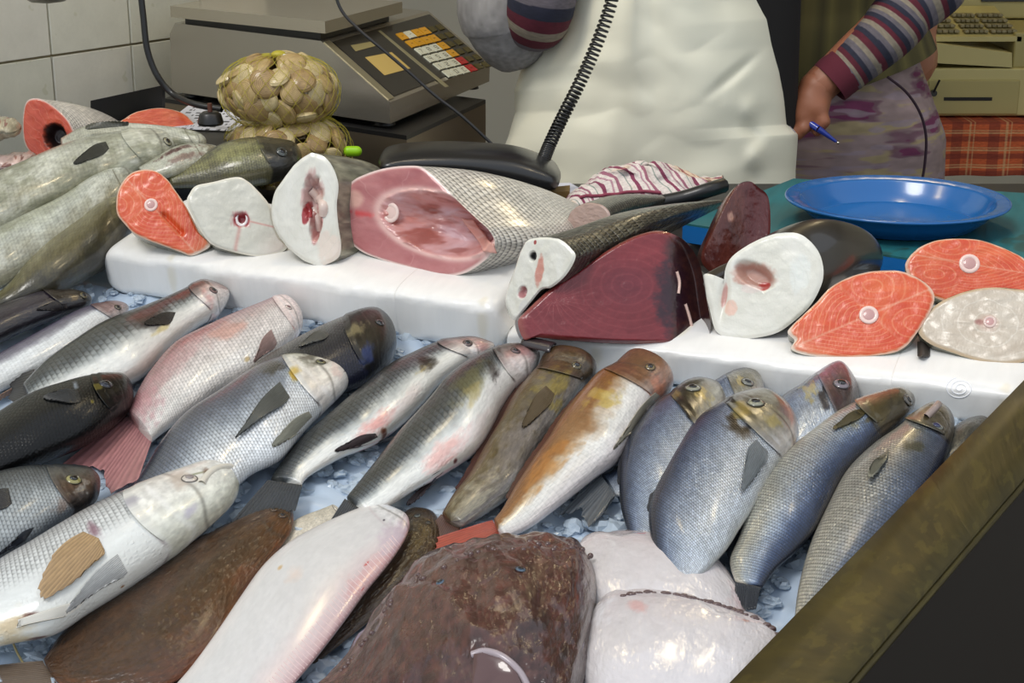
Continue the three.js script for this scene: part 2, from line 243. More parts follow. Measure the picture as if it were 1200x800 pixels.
// a fin spreads from a root edge to a tip line (pixels); it lies on the body where one is under it
function finGeo(root, tip, body, h0, h1, lift = .002, nl = 10, nr = 26, fan = false) {
  const f = (u0, v) => {
    const a = sampleLine(root, v), b = sampleLine(tip, v), u = u0 * (fan ? 1 - .04 * Math.abs(Math.sin(v * 19)) : 1 - .42 * Math.abs(2 * v - 1) ** 2.4 - .05 * Math.abs(Math.sin(v * 23))), bow = fan ? 0 : (v - .5) * 5 * Math.sin(u0 * Math.PI);
    const dx = b[0] - a[0], dy = b[1] - a[1], dl = Math.hypot(dx, dy) || 1, rs = Math.sign((root[root.length - 1][0] - root[0][0]) * -dy + (root[root.length - 1][1] - root[0][1]) * dx) || 1;
    const x = lerp(a[0], b[0], u) - dy / dl * bow * rs, y = lerp(a[1], b[1], u) + dx / dl * bow * rs, hgt = lerp(h0, h1, u);
    let P = onIce(x, y, hgt);
    if (body) { const k = hit(body, x, y); if (k) { const d = k.point; if (heightOverIce(d) > hgt - .02 || heightOverIce(P) < heightOverIce(d)) P = d; P = P.clone().addScaledVector(N, lift * (.4 + 2.2 * u * (1 - .4 * u))); } }
    return P.addScaledVector(N, .0007 * Math.cos(v * Math.PI * 2 * 13) * ss(0, .3, u));
  };
  return sheet(nl, nr, f, .0009);
}
function eyeOn(g, body, px, py, r, iris = [150, 140, 90], pupil = [14, 14, 18]) {
  const k = hit(body, px, py); if (!k) { console.log('eye misses', g.name, px, py); return; }
  const n = k.normal ?? k.face.normal; const nn = n.dot(N) < -.3 ? n.clone().negate() : n.clone();
  const q = new THREE.Quaternion().setFromUnitVectors(V3(0, 1, 0), nn.normalize()), put = (geo, d) => { geo.applyQuaternion(q); geo.translate(k.point.x + nn.x * d, k.point.y + nn.y * d, k.point.z + nn.z * d); return geo; };
  const e = part(g, 'eye', put(new THREE.SphereGeometry(r, 20, 14).scale(1, .42, 1), -.0004), mat(iris, .15, { clearcoat: 1, clearcoatRoughness: .04 }));
  part(e, 'pupil', put(new THREE.SphereGeometry(r * .55, 16, 10).scale(1, .3, 1), r * .36), mat(pupil, .05, { clearcoat: 1, clearcoatRoughness: .03 }));
  part(e, 'eye_rim', put(new THREE.TorusGeometry(r * 1.0, r * .08, 8, 24).rotateX(Math.PI / 2), r * .06), mat(iris.map(a => a * .45), .3, { clearcoat: .6 }));
}
function fish(d) {
  const g = thing(d.name, d.label, d.category ?? 'fish', d.group), b = fishBody(d.st, d.body);
  const m = part(g, 'body', b.g, null); m.updateMatrixWorld(true); m.material = mat([128, 128, 128]);
  const uvAt = (x, y) => { const k = hit(m, x, y); return k ? [k.uv.x, k.uv.y] : null; };
  const p = { ...d.skin }; p.marks = [...(p.marks ?? [])];
  for (const [x, y, ...r] of d.px ?? []) { const q = uvAt(x, y); if (q) p.marks.push([q[0], q[1], ...r]); }
  m.material = wet(skin(p), d.bump ?? .0011, d.rough ?? .34, d.mat ?? (d.name === 'sea_bream' || d.name === 'sea_bass' || d.name === 'violet_bream' ? { metalness: .5, roughness: .3 } : d.name === 'black_fish' || d.name === 'dark_bream' ? { clearcoat: .25, specularIntensity: .5 } : { metalness: d.name === 'grey_mullet' || d.name === 'white_cheeked_bream' ? .12 : 0 }));
  for (const f of d.fins ?? []) part(g, f.n, finGeo(f.r, f.t, f.on === false ? null : m, f.h0 ?? .02, f.h1 ?? .015, f.lift ?? .0012, 10, 26, f.n === 'tail_fin' || f.n === 'belly_flap' || f.n.startsWith('anal')), f.m ?? finMat(f.c ?? [90, 90, 88]), f.label);
  if (p.gu > .15 && d.eyes) {   // gill cover: a plate that lies over the flank and stands off along its rear edge
    const S2 = b.secs, n = S2.length - 1, e = d.body.e ?? 2.1, sf = (s, v, off) => { const f = v * Math.PI, q = S2[Math.round(clamp(s) * n)], q2 = S2[Math.min(n, Math.round(clamp(s) * n) + 1)], fr = clamp(s) * n - Math.round(clamp(s) * n), cx = Math.cos(f), sy = Math.sin(f), r = (1 + (d.body.disp ? d.body.disp(s, v, true) : 0)); const A = lerp(q.A, q2.A, clamp(fr)), B = lerp(q.B, q2.B, clamp(fr)), nn = q.w.clone().multiplyScalar(cx / A).addScaledVector(N, sy / B).normalize(); return q.C.clone().lerp(fr > 0 ? q2.C : S2[Math.max(0, Math.round(clamp(s) * n) - 1)].C, Math.abs(fr)).addScaledVector(q.w, A * r * Math.sign(cx) * Math.abs(cx) ** (2 / e)).addScaledVector(N, B * r * Math.sign(sy) * Math.abs(sy) ** (2 / e)).addScaledVector(nn, off); };
    const uvs = [], gp = sheet(18, 20, (u, v) => { const vv = lerp(.24, .92, v), s = lerp(p.gu * .6, p.gu + .05 * Math.sin(vv * Math.PI) + .016 * Math.sin(v * Math.PI), u); uvs.push(s, clamp(vv * (d.body.vs ?? 1) + (d.body.roll ?? 0))); return sf(s, vv, -.0012 + .0042 * u ** 1.5 * Math.sin(v * Math.PI) ** .5); }, .0008), U = gp.attributes.uv;
    for (let i = 0; i < U.count; i++) { const k = i % (U.count / 2); U.setXY(i, Math.min(uvs[k * 2], p.gu - .004 + .045 * Math.sin(uvs[k * 2 + 1] * Math.PI)), uvs[k * 2 + 1]); }
    part(g, 'gill_cover', gp, m.material);
  }
  if (d.ridge) { const [s0, s1, col] = d.ridge, S2 = b.secs, n = S2.length - 1; part(g, 'dorsal_fin', sheet(40, 4, (u, v) => { const q = S2[Math.round(lerp(s0, s1, u) * n)], z = Math.sin(Math.PI * u) ** .5; return q.C.clone().addScaledVector(q.w, q.A * .94 + v * (.004 + .006 * z) + .0006 * Math.cos(u * 90) * v).addScaledVector(N, q.B * .16 * (1 - v) + .001); }, .0012), finMat(col)); }
  for (const e of d.eyes ?? []) eyeOn(g, m, ...e);
  d.more?.(g, m, b, uvAt);
  const mid = b.secs[55].C.clone(); settle(g, V3(mid.x, iceY(mid.x, mid.z), mid.z)); return g;
}
const MUL = [[0, [30, 30, 26]], [.2, [38, 40, 36]], [.4, [52, 56, 57]], [.53, [80, 86, 90]], [.63, [168, 172, 170]], [.72, [232, 232, 226]], [.88, [240, 238, 230]], [1, [220, 212, 200]]];
const MULH = [[0, [46, 40, 38]], [.3, [66, 54, 50]], [.46, [104, 80, 74]], [.58, [172, 142, 134]], [.7, [222, 208, 202]], [1, [222, 216, 210]]];
const blood = [196, 110, 104], dk = [38, 34, 30], gold = [196, 170, 84];
const MID = 'whole fish laid out on the ice';

fish({ name: 'grey_mullet', label: 'big grey mullet with dark scaly back, white belly and reddish head below the salmon steak', group: MID,
  st: [[262, 331, 275, 352], [232, 331, 263, 366], [205, 344, 240, 379], [160, 364, 212, 400], [107, 386, 172, 440], [75, 406, 124, 462], [47, 427, 80, 478], [24, 452, 40, 482]], ridge: [.45, .62, [60, 60, 56]], body: { k: .62, h: .004, headCap: .17, disp: gillStep(.2) },
  skin: { st: MUL, hd: MULH, soft: .05, gu: .2, nu: 46, nv: 18, amt: .42, sv: [.02, .66], mouth: [.62, .08, .3] }, px: [[175, 372, .055, .13, [52, 46, 44], .9], [215, 345, .05, .12, [96, 60, 56], .7], [245, 350, .03, .16, blood, .35], [190, 385, .03, .05, gold, .5, .9]],
  fins: [{ n: 'tail_fin', r: [[40, 432], [30, 480]], t: [[7, 446], [14, 456], [9, 466]], h0: .03, h1: .02, c: [52, 50, 50], on: false }, { n: 'pectoral_fin', r: [[206, 366], [202, 376]], t: [[162, 378], [178, 385]], c: [56, 52, 48] }], eyes: [[250, 340, .006, [120, 90, 84]]] });

fish({ name: 'pink_fish', label: 'pale pink fish with red tail fin lying beside the big grey mullet', group: MID,
  st: [[340, 350, 361, 374], [322, 350, 353, 391], [300, 358, 338, 407], [250, 379, 304, 436], [205, 402, 258, 462], [175, 435, 220, 487], [160, 460, 194, 504], [148, 486, 178, 517]], body: { k: .5, h: .002, headCap: .1, disp: gillStep(.17) },
  skin: { st: [[0, [140, 96, 98]], [.16, [176, 134, 134]], [.3, [150, 104, 106]], [.42, [190, 166, 164]], [.55, [214, 204, 200]], [.8, [232, 228, 222]], [1, [226, 216, 208]]], hd: [[0, [206, 166, 162]], [.5, [232, 214, 210]], [1, [228, 214, 206]]], gu: .17, nu: 80, nv: 30, amt: .18, noise: .1, gillC: [196, 120, 112], sd: 3 },
  px: [[270, 385, .07, .1, [206, 140, 122], .5], [190, 440, .22, .12, [180, 126, 130], .35], [170, 470, .12, .3, [188, 128, 136], .5], [290, 420, .012, .03, [190, 160, 100], .8]],
  fins: [{ n: 'tail_fin', r: [[150, 484], [178, 515]], t: [[72, 545], [104, 547], [121, 552], [122, 566], [128, 579], [162, 562]], h0: .02, h1: .012, c: [214, 150, 150], on: false, label: 'red forked tail fin' }, { n: 'pectoral_fin', r: [[318, 386], [325, 402]], t: [[294, 428], [302, 424]], c: [206, 172, 164] }], eyes: [[338, 360, .005, [206, 190, 180], [120, 90, 90]]] });

fish({ name: 'dark_bream', label: 'dark bream with blackish head half hidden behind the white cheeked bream', group: MID,
  st: [[455, 366, 471, 408], [430, 364, 455, 430], [400, 373, 428, 450], [367, 387, 392, 466], [335, 404, 352, 482], [300, 426, 312, 492], [272, 448, 285, 496]], body: { k: .5, h: .0, headCap: .13, disp: gillStep(.3) },
  skin: { st: [[0, [150, 152, 150]], [.25, [92, 92, 88]], [.5, [46, 46, 48]], [1, [32, 34, 52]]], hd: [[0, [52, 56, 64]], [.4, [30, 29, 29]], [.6, [48, 44, 34]], [1, [20, 20, 24]]], gu: .3, nu: 70, nv: 30, amt: .3, sd: 9 },
  px: [[420, 385, .05, .06, [150, 138, 100], .7, .9], [430, 415, .04, .12, [60, 78, 140], .6, .9]],
  fins: [{ n: 'pectoral_fin', r: [[380, 386], [386, 392]], t: [[345, 408], [356, 408]], c: [96, 96, 90] }], eyes: [[445, 378, .006, [58, 58, 60]]] });

fish({ name: 'white_cheeked_bream', label: 'blue grey bream with white cheek, yellow brow and long dark side fin', group: MID,
  st: [[400, 411, 417, 440], [367, 415, 404, 460], [330, 420, 380, 484], [302, 430, 356, 508], [260, 456, 330, 538], [220, 482, 296, 555], [190, 515, 262, 582], [165, 555, 215, 602], [142, 588, 172, 615]], ridge: [.28, .8, [60, 64, 70]], body: { k: .42, h: .012, headCap: .1, disp: gillStep(.25) },
  skin: { st: [[0, [40, 44, 56]], [.25, [58, 64, 80]], [.42, [92, 100, 116]], [.55, [170, 178, 188]], [.68, [232, 236, 240]], [1, [234, 236, 236]]], hd: [[0, [84, 86, 74]], [.25, [120, 120, 92]], [.42, [226, 222, 206]], [.8, [240, 234, 226]], [1, [230, 222, 214]]], gu: .24, nu: 88, nv: 34, amt: .3, sd: 21, mouth: [.78, .09, .0] },
  px: [[318, 428, .05, .1, [34, 32, 26], .95, .5], [365, 420, .06, .1, [62, 60, 40], .85, .6], [392, 416, .03, .08, [92, 90, 66], .7, .5], [345, 437, .03, .06, [206, 168, 60], .85, .6], [330, 450, .03, .07, [130, 138, 150], .7], [395, 435, .03, .12, [236, 206, 196], .5]],
  fins: [{ n: 'pectoral_fin', r: [[328, 448], [340, 466]], t: [[270, 522], [276, 518], [300, 500]], c: [104, 108, 104], lift: .003 }, { n: 'pelvic_fin', r: [[362, 482], [368, 492]], t: [[315, 520], [322, 530]], c: [206, 204, 184] }, { n: 'tail_fin', r: [[144, 586], [172, 614]], t: [[100, 620], [112, 640], [130, 660]], h0: .02, h1: .01, c: [86, 90, 96], on: false }], eyes: [[376, 424, .006, [110, 106, 70]]] });

fish({ name: 'black_fish', label: 'glossy black fish with dark scales lying under the big grey mullet', group: MID,
  st: [[150, 441, 160, 462], [135, 439, 154, 480], [105, 441, 130, 503], [70, 450, 100, 523], [37, 461, 62, 539], [0, 482, 25, 552], [-40, 510, -15, 566], [-70, 536, -52, 576]], ridge: [.35, .85, [44, 44, 42]], body: { k: .6, h: .016, headCap: .12, disp: gillStep(.22) },
  skin: { st: [[0, [40, 42, 38]], [.3, [22, 24, 24]], [.6, [15, 16, 17]], [1, [12, 12, 12]]], hd: [[0, [26, 25, 20]], [.5, [15, 14, 13]], [1, [10, 10, 10]]], gu: .24, nu: 66, nv: 26, amt: .5, sd: 31 }, rough: .28,
  px: [[88, 450, .015, .06, [150, 160, 172], .8], [118, 456, .02, .05, [150, 136, 60], .6, 1], [108, 470, .01, .03, [170, 150, 50], .7]],
  fins: [{ n: 'pectoral_fin', r: [[92, 458], [96, 470]], t: [[48, 462], [52, 472]], c: [40, 40, 38] }], eyes: [[124, 450, .008, [26, 30, 46]]] });

const mulletFins = (tail, pel, anal) => [{ n: 'tail_fin', ...tail, h0: .03, h1: .018, c: [54, 58, 62], on: false }, { n: 'pelvic_fin', ...pel, c: [84, 66, 66] }, ...(anal ? [{ n: 'anal_fin', ...anal, c: [90, 84, 82], on: false, h0: .02, h1: .012 }] : [])];
fish({ name: 'grey_mullet', label: 'slim grey mullet with bloodstained belly and spread dark tail beside the white cheeked bream', group: MID,
  st: [[570, 397, 588, 410], [545, 395, 572, 420], [510, 402, 552, 426], [472, 420, 522, 446], [447, 435, 498, 472], [420, 456, 471, 498], [390, 480, 441, 519], [355, 510, 401, 535], [328, 543, 364, 556], [316, 564, 353, 569]], ridge: [.4, .55, [60, 60, 56]], body: { k: .62, h: .004, headCap: .17, disp: gillStep(.2) },
  skin: { st: MUL, hd: MULH, soft: .05, gu: .2, nu: 64, nv: 22, amt: .36, sv: [.02, .62], sd: 41 },
  px: [[500, 425, .035, .12, [40, 36, 32], .95], [495, 433, .03, .05, gold, .5, .9], [566, 405, .04, .2, [190, 120, 116], .5], [440, 497, .07, .12, [226, 150, 140], .75], [450, 505, .012, .05, [110, 60, 40], .95], [478, 468, .08, .1, [236, 214, 206], .5]],
  fins: mulletFins({ r: [[314, 562], [354, 568]], t: [[271, 612], [300, 606], [322, 603], [346, 598]] }, { r: [[440, 508], [444, 514]], t: [[388, 528], [396, 533]] }, { r: [[462, 511], [440, 518]], t: [[456, 516], [432, 522]] }), eyes: [[548, 402, .006, [110, 90, 86]]] });
fish({ name: 'grey_mullet', label: 'plump grey mullet with pinkish belly between the slim mullet and the brown gurnard', group: MID,
  st: [[622, 404, 641, 421], [600, 405, 629, 438], [575, 411, 606, 458], [555, 421, 592, 476], [527, 441, 579, 500], [500, 470, 558, 529], [467, 505, 524, 552], [442, 537, 490, 571], [422, 562, 458, 591], [403, 585, 430, 602]], ridge: [.4, .55, [60, 60, 56]], body: { k: .62, h: .006, headCap: .17, disp: gillStep(.19) },
  skin: { st: MUL, hd: MULH, soft: .05, gu: .2, nu: 64, nv: 22, amt: .36, sv: [.02, .62], sd: 57 },
  px: [[578, 432, .035, .13, [40, 36, 32], .95], [555, 440, .1, .14, [112, 106, 62], .6], [552, 460, .05, .08, gold, .35, .9], [618, 412, .04, .2, [170, 112, 112], .5], [520, 530, .08, .14, [230, 160, 150], .6], [534, 540, .008, .03, [90, 40, 40], .95], [560, 505, .1, .1, [240, 220, 214], .5]],
  fins: mulletFins({ r: [[404, 584], [430, 601]], t: [[378, 625], [392, 632], [410, 636]] }, { r: [[524, 548], [516, 556]], t: [[470, 590], [482, 594]] }, { r: [[461, 512], [440, 540]], t: [[446, 545], [424, 562]] }), eyes: [[604, 411, .006, [100, 80, 80]]] });

fish({ name: 'gurnard', label: 'olive brown gurnard with blunt head beside the plump mullet', group: MID,
  st: [[640, 417, 700, 425], [630, 428, 699, 441], [617, 445, 682, 458], [600, 467, 662, 485], [585, 495, 644, 511], [570, 520, 627, 536], [550, 555, 606, 572], [530, 580, 575, 597], [516, 604, 541, 617]], ridge: [.2, .85, [110, 60, 46]], body: { k: .7, h: .003, headCap: .06, e: 2.3 },
  skin: { st: [[0, [84, 42, 34]], [.1, [96, 62, 34]], [.3, [88, 72, 38]], [.55, [92, 82, 66]], [.8, [96, 90, 86]], [1, [150, 146, 138]]], hd: [[0, [62, 42, 30]], [.5, [76, 58, 32]], [1, [56, 46, 34]]], gu: .2, amt: .06, noise: .16, wob: .3, sd: 61, gillC: [70, 56, 36] }, px: [[650, 455, .1, .2, [140, 122, 44], .6, .9], [600, 520, .2, .2, [146, 140, 144], .4, .9], [550, 590, .15, .3, [170, 164, 140], .5, .8]],
  fins: [{ n: 'tail_fin', r: [[517, 602], [540, 616]], t: [[497, 628], [510, 640], [524, 644]], h0: .015, h1: .006, c: [120, 84, 70], on: false }, { n: 'pectoral_fin', r: [[640, 452], [650, 462]], t: [[606, 500], [618, 506]], c: [118, 100, 72] }], eyes: [[676, 428, .006, [96, 84, 50]]] });
fish({ name: 'gurnard', label: 'orange brown gurnard with white belly and red tail, head towards the tuna chunk', group: MID,
  st: [[736, 415, 798, 441], [718, 429, 786, 458], [698, 442, 768, 474], [680, 462, 754, 494], [660, 487, 742, 513], [643, 512, 726, 536], [626, 535, 700, 556], [605, 567, 656, 591], [588, 596, 621, 617], [577, 610, 590, 632]], ridge: [.2, .85, [120, 66, 44]], body: { k: .66, h: .01, headCap: .06, e: 2.3 },
  skin: { st: [[0, [88, 48, 28]], [.14, [116, 72, 34]], [.32, [126, 82, 40]], [.48, [136, 92, 50]], [.56, [196, 180, 160]], [.66, [226, 224, 218]], [1, [218, 206, 202]]], hd: [[0, [84, 56, 36]], [.4, [104, 72, 42]], [.7, [120, 84, 60]], [1, [180, 150, 140]]], gu: .2, amt: .05, noise: .08, wob: .2, sd: 73, gillC: [170, 90, 56] }, px: [[705, 465, .06, .16, [186, 160, 70], .6, 1], [640, 545, .1, .14, [176, 116, 50], .6, .9], [672, 500, .1, .2, [150, 118, 86], .4], [772, 458, .04, .2, [206, 128, 96], .7]],
  fins: [{ n: 'tail_fin', r: [[577, 609], [589, 632]], t: [[512, 630], [508, 645], [520, 655], [545, 640]], h0: .02, h1: .012, c: [206, 92, 70], on: false, label: 'red tail fin' }, { n: 'pectoral_fin', r: [[768, 460], [776, 466]], t: [[715, 530], [722, 528]], c: [224, 214, 190], label: 'pale narrow side fin with dark tip' }], eyes: [[762, 430, .006, [120, 100, 60]]] });

const BRM = [[0, [24, 26, 36]], [.14, [34, 41, 60]], [.28, [72, 86, 116]], [.42, [140, 156, 184]], [.62, [198, 208, 222]], [.85, [216, 222, 228]], [1, [206, 208, 208]]];
const BRMH = [[0, [30, 32, 40]], [.22, [44, 46, 50]], [.36, [78, 74, 52]], [.5, [104, 96, 70]], [.62, [150, 146, 132]], [.8, [190, 184, 178]], [1, [200, 194, 190]]];
const breamSkin = (sd, o = {}) => ({ st: BRM, hd: BRMH, gu: .27, nu: 116, nv: 48, amt: .38, sd, lat: [.2, .04, [30, 30, 40]], ...o });
fish({ name: 'sea_bream', label: 'sea bream mostly hidden, only its dark head shows behind two others', group: MID,
  st: [[885, 433, 898, 456], [865, 434, 892, 478], [845, 442, 872, 500], [815, 462, 842, 518], [790, 490, 808, 525]], body: { k: .45, h: 0, headCap: .1 }, skin: breamSkin(81, { W: 512, H: 208, gu: .45, plain: 1 }), px: [[868, 446, .06, .08, gold, .6, 1]], eyes: [[876, 448, .0075, [120, 120, 112]]] });
fish({ name: 'sea_bream', label: 'blue silver sea bream with its tail showing beneath the gurnard belly', group: MID,
  st: [[790, 480, 806, 500], [765, 498, 796, 540], [742, 522, 776, 562], [726, 542, 748, 580], [716, 552, 730, 582], [704, 556, 722, 581]], body: { k: .4, h: -.004 }, skin: breamSkin(87, { W: 512, H: 208, plain: 1 }),
  fins: [{ n: 'tail_fin', r: [[704, 556], [722, 580]], t: [[655, 603], [668, 602], [682, 594], [681, 604], [690, 618], [704, 606], [720, 584]], h0: .018, h1: .012, c: [104, 110, 116], on: false, label: 'grey forked tail fin' }] });
fish({ name: 'sea_bream', label: 'gilt headed sea bream tucked behind the foremost bream, next to the gurnard', group: MID,
  st: [[836, 443, 864, 470], [807, 449, 852, 502], [787, 462, 842, 532], [765, 477, 832, 557], [745, 500, 822, 582], [732, 522, 810, 602], [726, 555, 795, 618], [727, 590, 780, 628], [736, 625, 765, 642]], ridge: [.28, .8, [50, 54, 66]], body: { k: .42, h: .004, headCap: .1, disp: gillStep(.25) }, skin: breamSkin(93),
  px: [[806, 474, .04, .12, [40, 34, 26], .9, .8], [825, 462, .04, .1, gold, .7, 1], [795, 462, .03, .06, gold, .5, 1]], eyes: [[812, 455, .009, [140, 138, 120]]], fins: [{ n: 'tail_fin', r: [[736, 624], [765, 641]], t: [[720, 660], [740, 668], [765, 670]], h0: .015, h1: .005, c: [80, 84, 92], on: false }] });
fish({ name: 'sea_bream', label: 'foremost gilt headed sea bream with pale chin and open side fin', group: MID,
  st: [[905, 461, 934, 482], [885, 460, 937, 507], [860, 466, 932, 525], [840, 476, 915, 545], [817, 491, 899, 568], [797, 514, 885, 592], [782, 539, 868, 617], [770, 567, 852, 642], [760, 600, 832, 664], [765, 640, 815, 678], [776, 664, 804, 688]], ridge: [.28, .8, [50, 54, 66]], body: { k: .4, h: .02, headCap: .09, disp: gillStep(.25) }, skin: breamSkin(99),
  px: [[862, 497, .035, .11, [46, 36, 26], .95, .8], [868, 480, .04, .08, gold, .6, 1], [905, 492, .05, .07, [190, 170, 90], .5, 1], [918, 480, .03, .08, [120, 110, 120], .5]], eyes: [[885.5, 472, .0095, [140, 140, 120]]],
  fins: [{ n: 'pectoral_fin', r: [[886, 516], [900, 530]], t: [[867, 558], [870, 582], [884, 572]], c: [150, 158, 162], lift: .003 }, { n: 'pelvic_fin', r: [[862, 612], [852, 636]], t: [[876, 596], [868, 612]], h0: .03, h1: .03, c: [70, 74, 80], on: false }, { n: 'tail_fin', r: [[776, 664], [804, 688]], t: [[770, 700], [785, 710], [800, 712]], h0: .02, h1: .01, c: [80, 84, 92], on: false }] });
fish({ name: 'violet_bream', label: 'bream with violet grey forehead and gold cheeks, head pointing at the salmon steak', group: MID,
  st: [[996, 436, 1010, 468], [980, 425, 1004, 482], [957, 437, 990, 500], [937, 452, 970, 518], [915, 466, 948, 535], [895, 492, 922, 548]], body: { k: .45, h: .004, headCap: .06 },
  skin: breamSkin(105, { W: 512, H: 208, gu: .42, plain: 1, hd: [[0, [112, 98, 122]], [.35, [120, 106, 132]], [.6, [96, 80, 78]], [1, [60, 50, 48]]] }), px: [[948, 455, .08, .14, gold, .6, 1], [965, 468, .05, .1, [40, 36, 40], .8, 1], [982, 468, .05, .1, [84, 62, 66], .7]], eyes: [[986, 450, .0095, [120, 110, 116]]] });

const BAS = [[0, [18, 23, 34]], [.22, [30, 39, 60]], [.4, [66, 82, 114]], [.54, [138, 154, 178]], [.68, [176, 184, 190]], [.84, [196, 194, 180]], [1, [222, 218, 202]]];
const BASH = [[0, [52, 44, 40]], [.3, [64, 56, 44]], [.6, [88, 80, 56]], [.8, [120, 110, 80]], [1, [170, 162, 138]]];
const bassSkin = (sd, o = {}) => ({ st: BAS, hd: BASH, gu: .2, nu: 104, nv: 36, amt: .38, sd, lat: [.3, .02, [40, 46, 60]], ...o });
fish({ name: 'sea_bass', label: 'sea bass with closed mouth and blue black back between the bream and the last bass', group: MID,
  st: [[1077, 474, 1066, 457], [1064, 492, 1044, 457], [1042, 511, 1010, 469], [1022, 531, 978, 485], [1002, 549, 950, 506], [985, 570, 922, 529], [969, 598, 895, 559], [954, 623, 876, 590], [931, 647, 867, 625], [909, 667, 855, 656], [892, 690, 862, 682]], body: { k: .6, h: .012, headCap: .08, roll: .13, disp: gillStep(.19) }, skin: bassSkin(111, { gillC: [40, 34, 26] }),
  px: [[1030, 485, .05, .16, [96, 84, 50], .7, .8], [1000, 490, .04, .1, [150, 138, 90], .5, 1]], eyes: [[1064, 469, .0075, [84, 78, 70]]],
  fins: [{ n: 'tail_fin', r: [[892, 688], [862, 682]], t: [[886, 714], [874, 716], [860, 700]], h0: .03, h1: .02, c: [44, 48, 56], on: false }, { n: 'pectoral_fin', r: [[1016, 483], [1008, 480]], t: [[977, 508], [974, 502]], c: [104, 92, 54] }, { n: 'pelvic_fin', r: [[872, 632], [862, 652]], t: [[858, 622], [846, 650]], h0: .03, h1: .025, c: [58, 64, 70], on: false }] });
fish({ name: 'sea_bass', label: 'silvery sea bass with open gill cover lying against the brass rim', group: MID,
  st: [[1120, 490, 1098, 473], [1119, 506, 1080, 480], [1113, 529, 1052, 502], [1104, 553, 1020, 525], [1088, 586, 990, 555], [1063, 621, 968, 595], [1028, 661, 948, 640], [988, 701, 935, 690], [962, 742, 930, 736]], body: { k: .6, h: .008, headCap: .07, roll: .13, disp: gillStep(.22, .07) }, skin: bassSkin(117, { st: [[0, [24, 32, 56]], [.25, [44, 56, 86]], [.5, [104, 114, 130]], [.7, [166, 168, 164]], [1, [206, 200, 184]]] }),
  px: [[1070, 522, .03, .1, [70, 70, 54], .8, .8], [1066, 508, .05, .08, [150, 140, 100], .4, .9]], eyes: [[1097, 500, .008, [96, 100, 96], [40, 44, 80]]],
  fins: [{ n: 'pectoral_fin', r: [[1042, 528], [1032, 536]], t: [[1024, 568], [1012, 562]], c: [150, 148, 130], lift: .003 }, { n: 'tail_fin', r: [[962, 741], [930, 735]], t: [[950, 780], [930, 770]], h0: .02, h1: .01, c: [70, 76, 84], on: false }], more: (g) => part(g, 'lower_jaw', tube([onIce(1086, 488, .05), onIce(1096, 478, .056), onIce(1100, 473, .056)], .0042, 8, 10), mat([150, 132, 124], .3, { clearcoat: .5 })) });
fish({ name: 'sea_bass', label: 'dim grey fish wedged between the last sea bass and the brass rim', group: MID,
  st: [[1166, 490, 1160, 512], [1146, 488, 1150, 530], [1124, 496, 1132, 550], [1100, 515, 1106, 562], [1080, 540, 1086, 580]], body: { k: .5, h: -.006, headCap: .2 }, skin: bassSkin(121, { W: 512, H: 208, plain: 1, st: [[0, [120, 122, 120]], [.5, [92, 92, 86]], [1, [70, 70, 66]]] }) });

// left group
fish({ name: 'hake', label: 'dark violet hake, uppermost of the two slim fish left of the big mullet', group: MID,
  st: [[98, 343, 115, 354], [70, 341, 108, 361], [40, 344, 76, 371], [10, 354, 36, 386], [-20, 366, 0, 402], [-60, 388, -45, 420]], body: { k: .7, h: .012, headCap: .12 }, skin: { st: [[0, [44, 36, 30]], [.3, [48, 42, 48]], [.6, [42, 36, 48]], [1, [26, 22, 26]]], hd: [[0, [66, 52, 32]], [.5, [40, 32, 26]], [1, [26, 22, 22]]], W: 512, H: 208, gu: .34, amt: .05, noise: .14, sd: 131 }, px: [[88, 348, .05, .1, [130, 104, 54], .6, .8]], eyes: [[98, 346, .006, [90, 80, 50]]], fins: [{ n: 'pectoral_fin', r: [[76, 354], [80, 362]], t: [[40, 362], [46, 366]], c: [50, 42, 40] }] });
fish({ name: 'hake', label: 'violet backed hake with white belly beside the big grey mullet tail', group: MID,
  st: [[140, 354, 158, 362], [118, 356, 148, 372], [92, 364, 126, 386], [50, 386, 92, 412], [10, 408, 40, 440], [-30, 430, -6, 462], [-70, 455, -55, 485]], body: { k: .62, h: .004, headCap: .12 }, skin: { st: [[0, [60, 52, 74]], [.35, [76, 70, 94]], [.5, [116, 114, 128]], [.62, [226, 230, 232]], [1, [222, 222, 218]]], hd: [[0, [104, 84, 84]], [.5, [120, 92, 92]], [1, [190, 180, 176]]], W: 512, H: 208, gu: .25, amt: .06, noise: .08, sd: 137 }, eyes: [[138, 360, .005, [96, 86, 70]]], fins: [{ n: 'anal_fin', r: [[60, 428], [0, 462]], t: [[56, 434], [-2, 470]], h0: .02, h1: .012, c: [196, 160, 140], on: false }] });
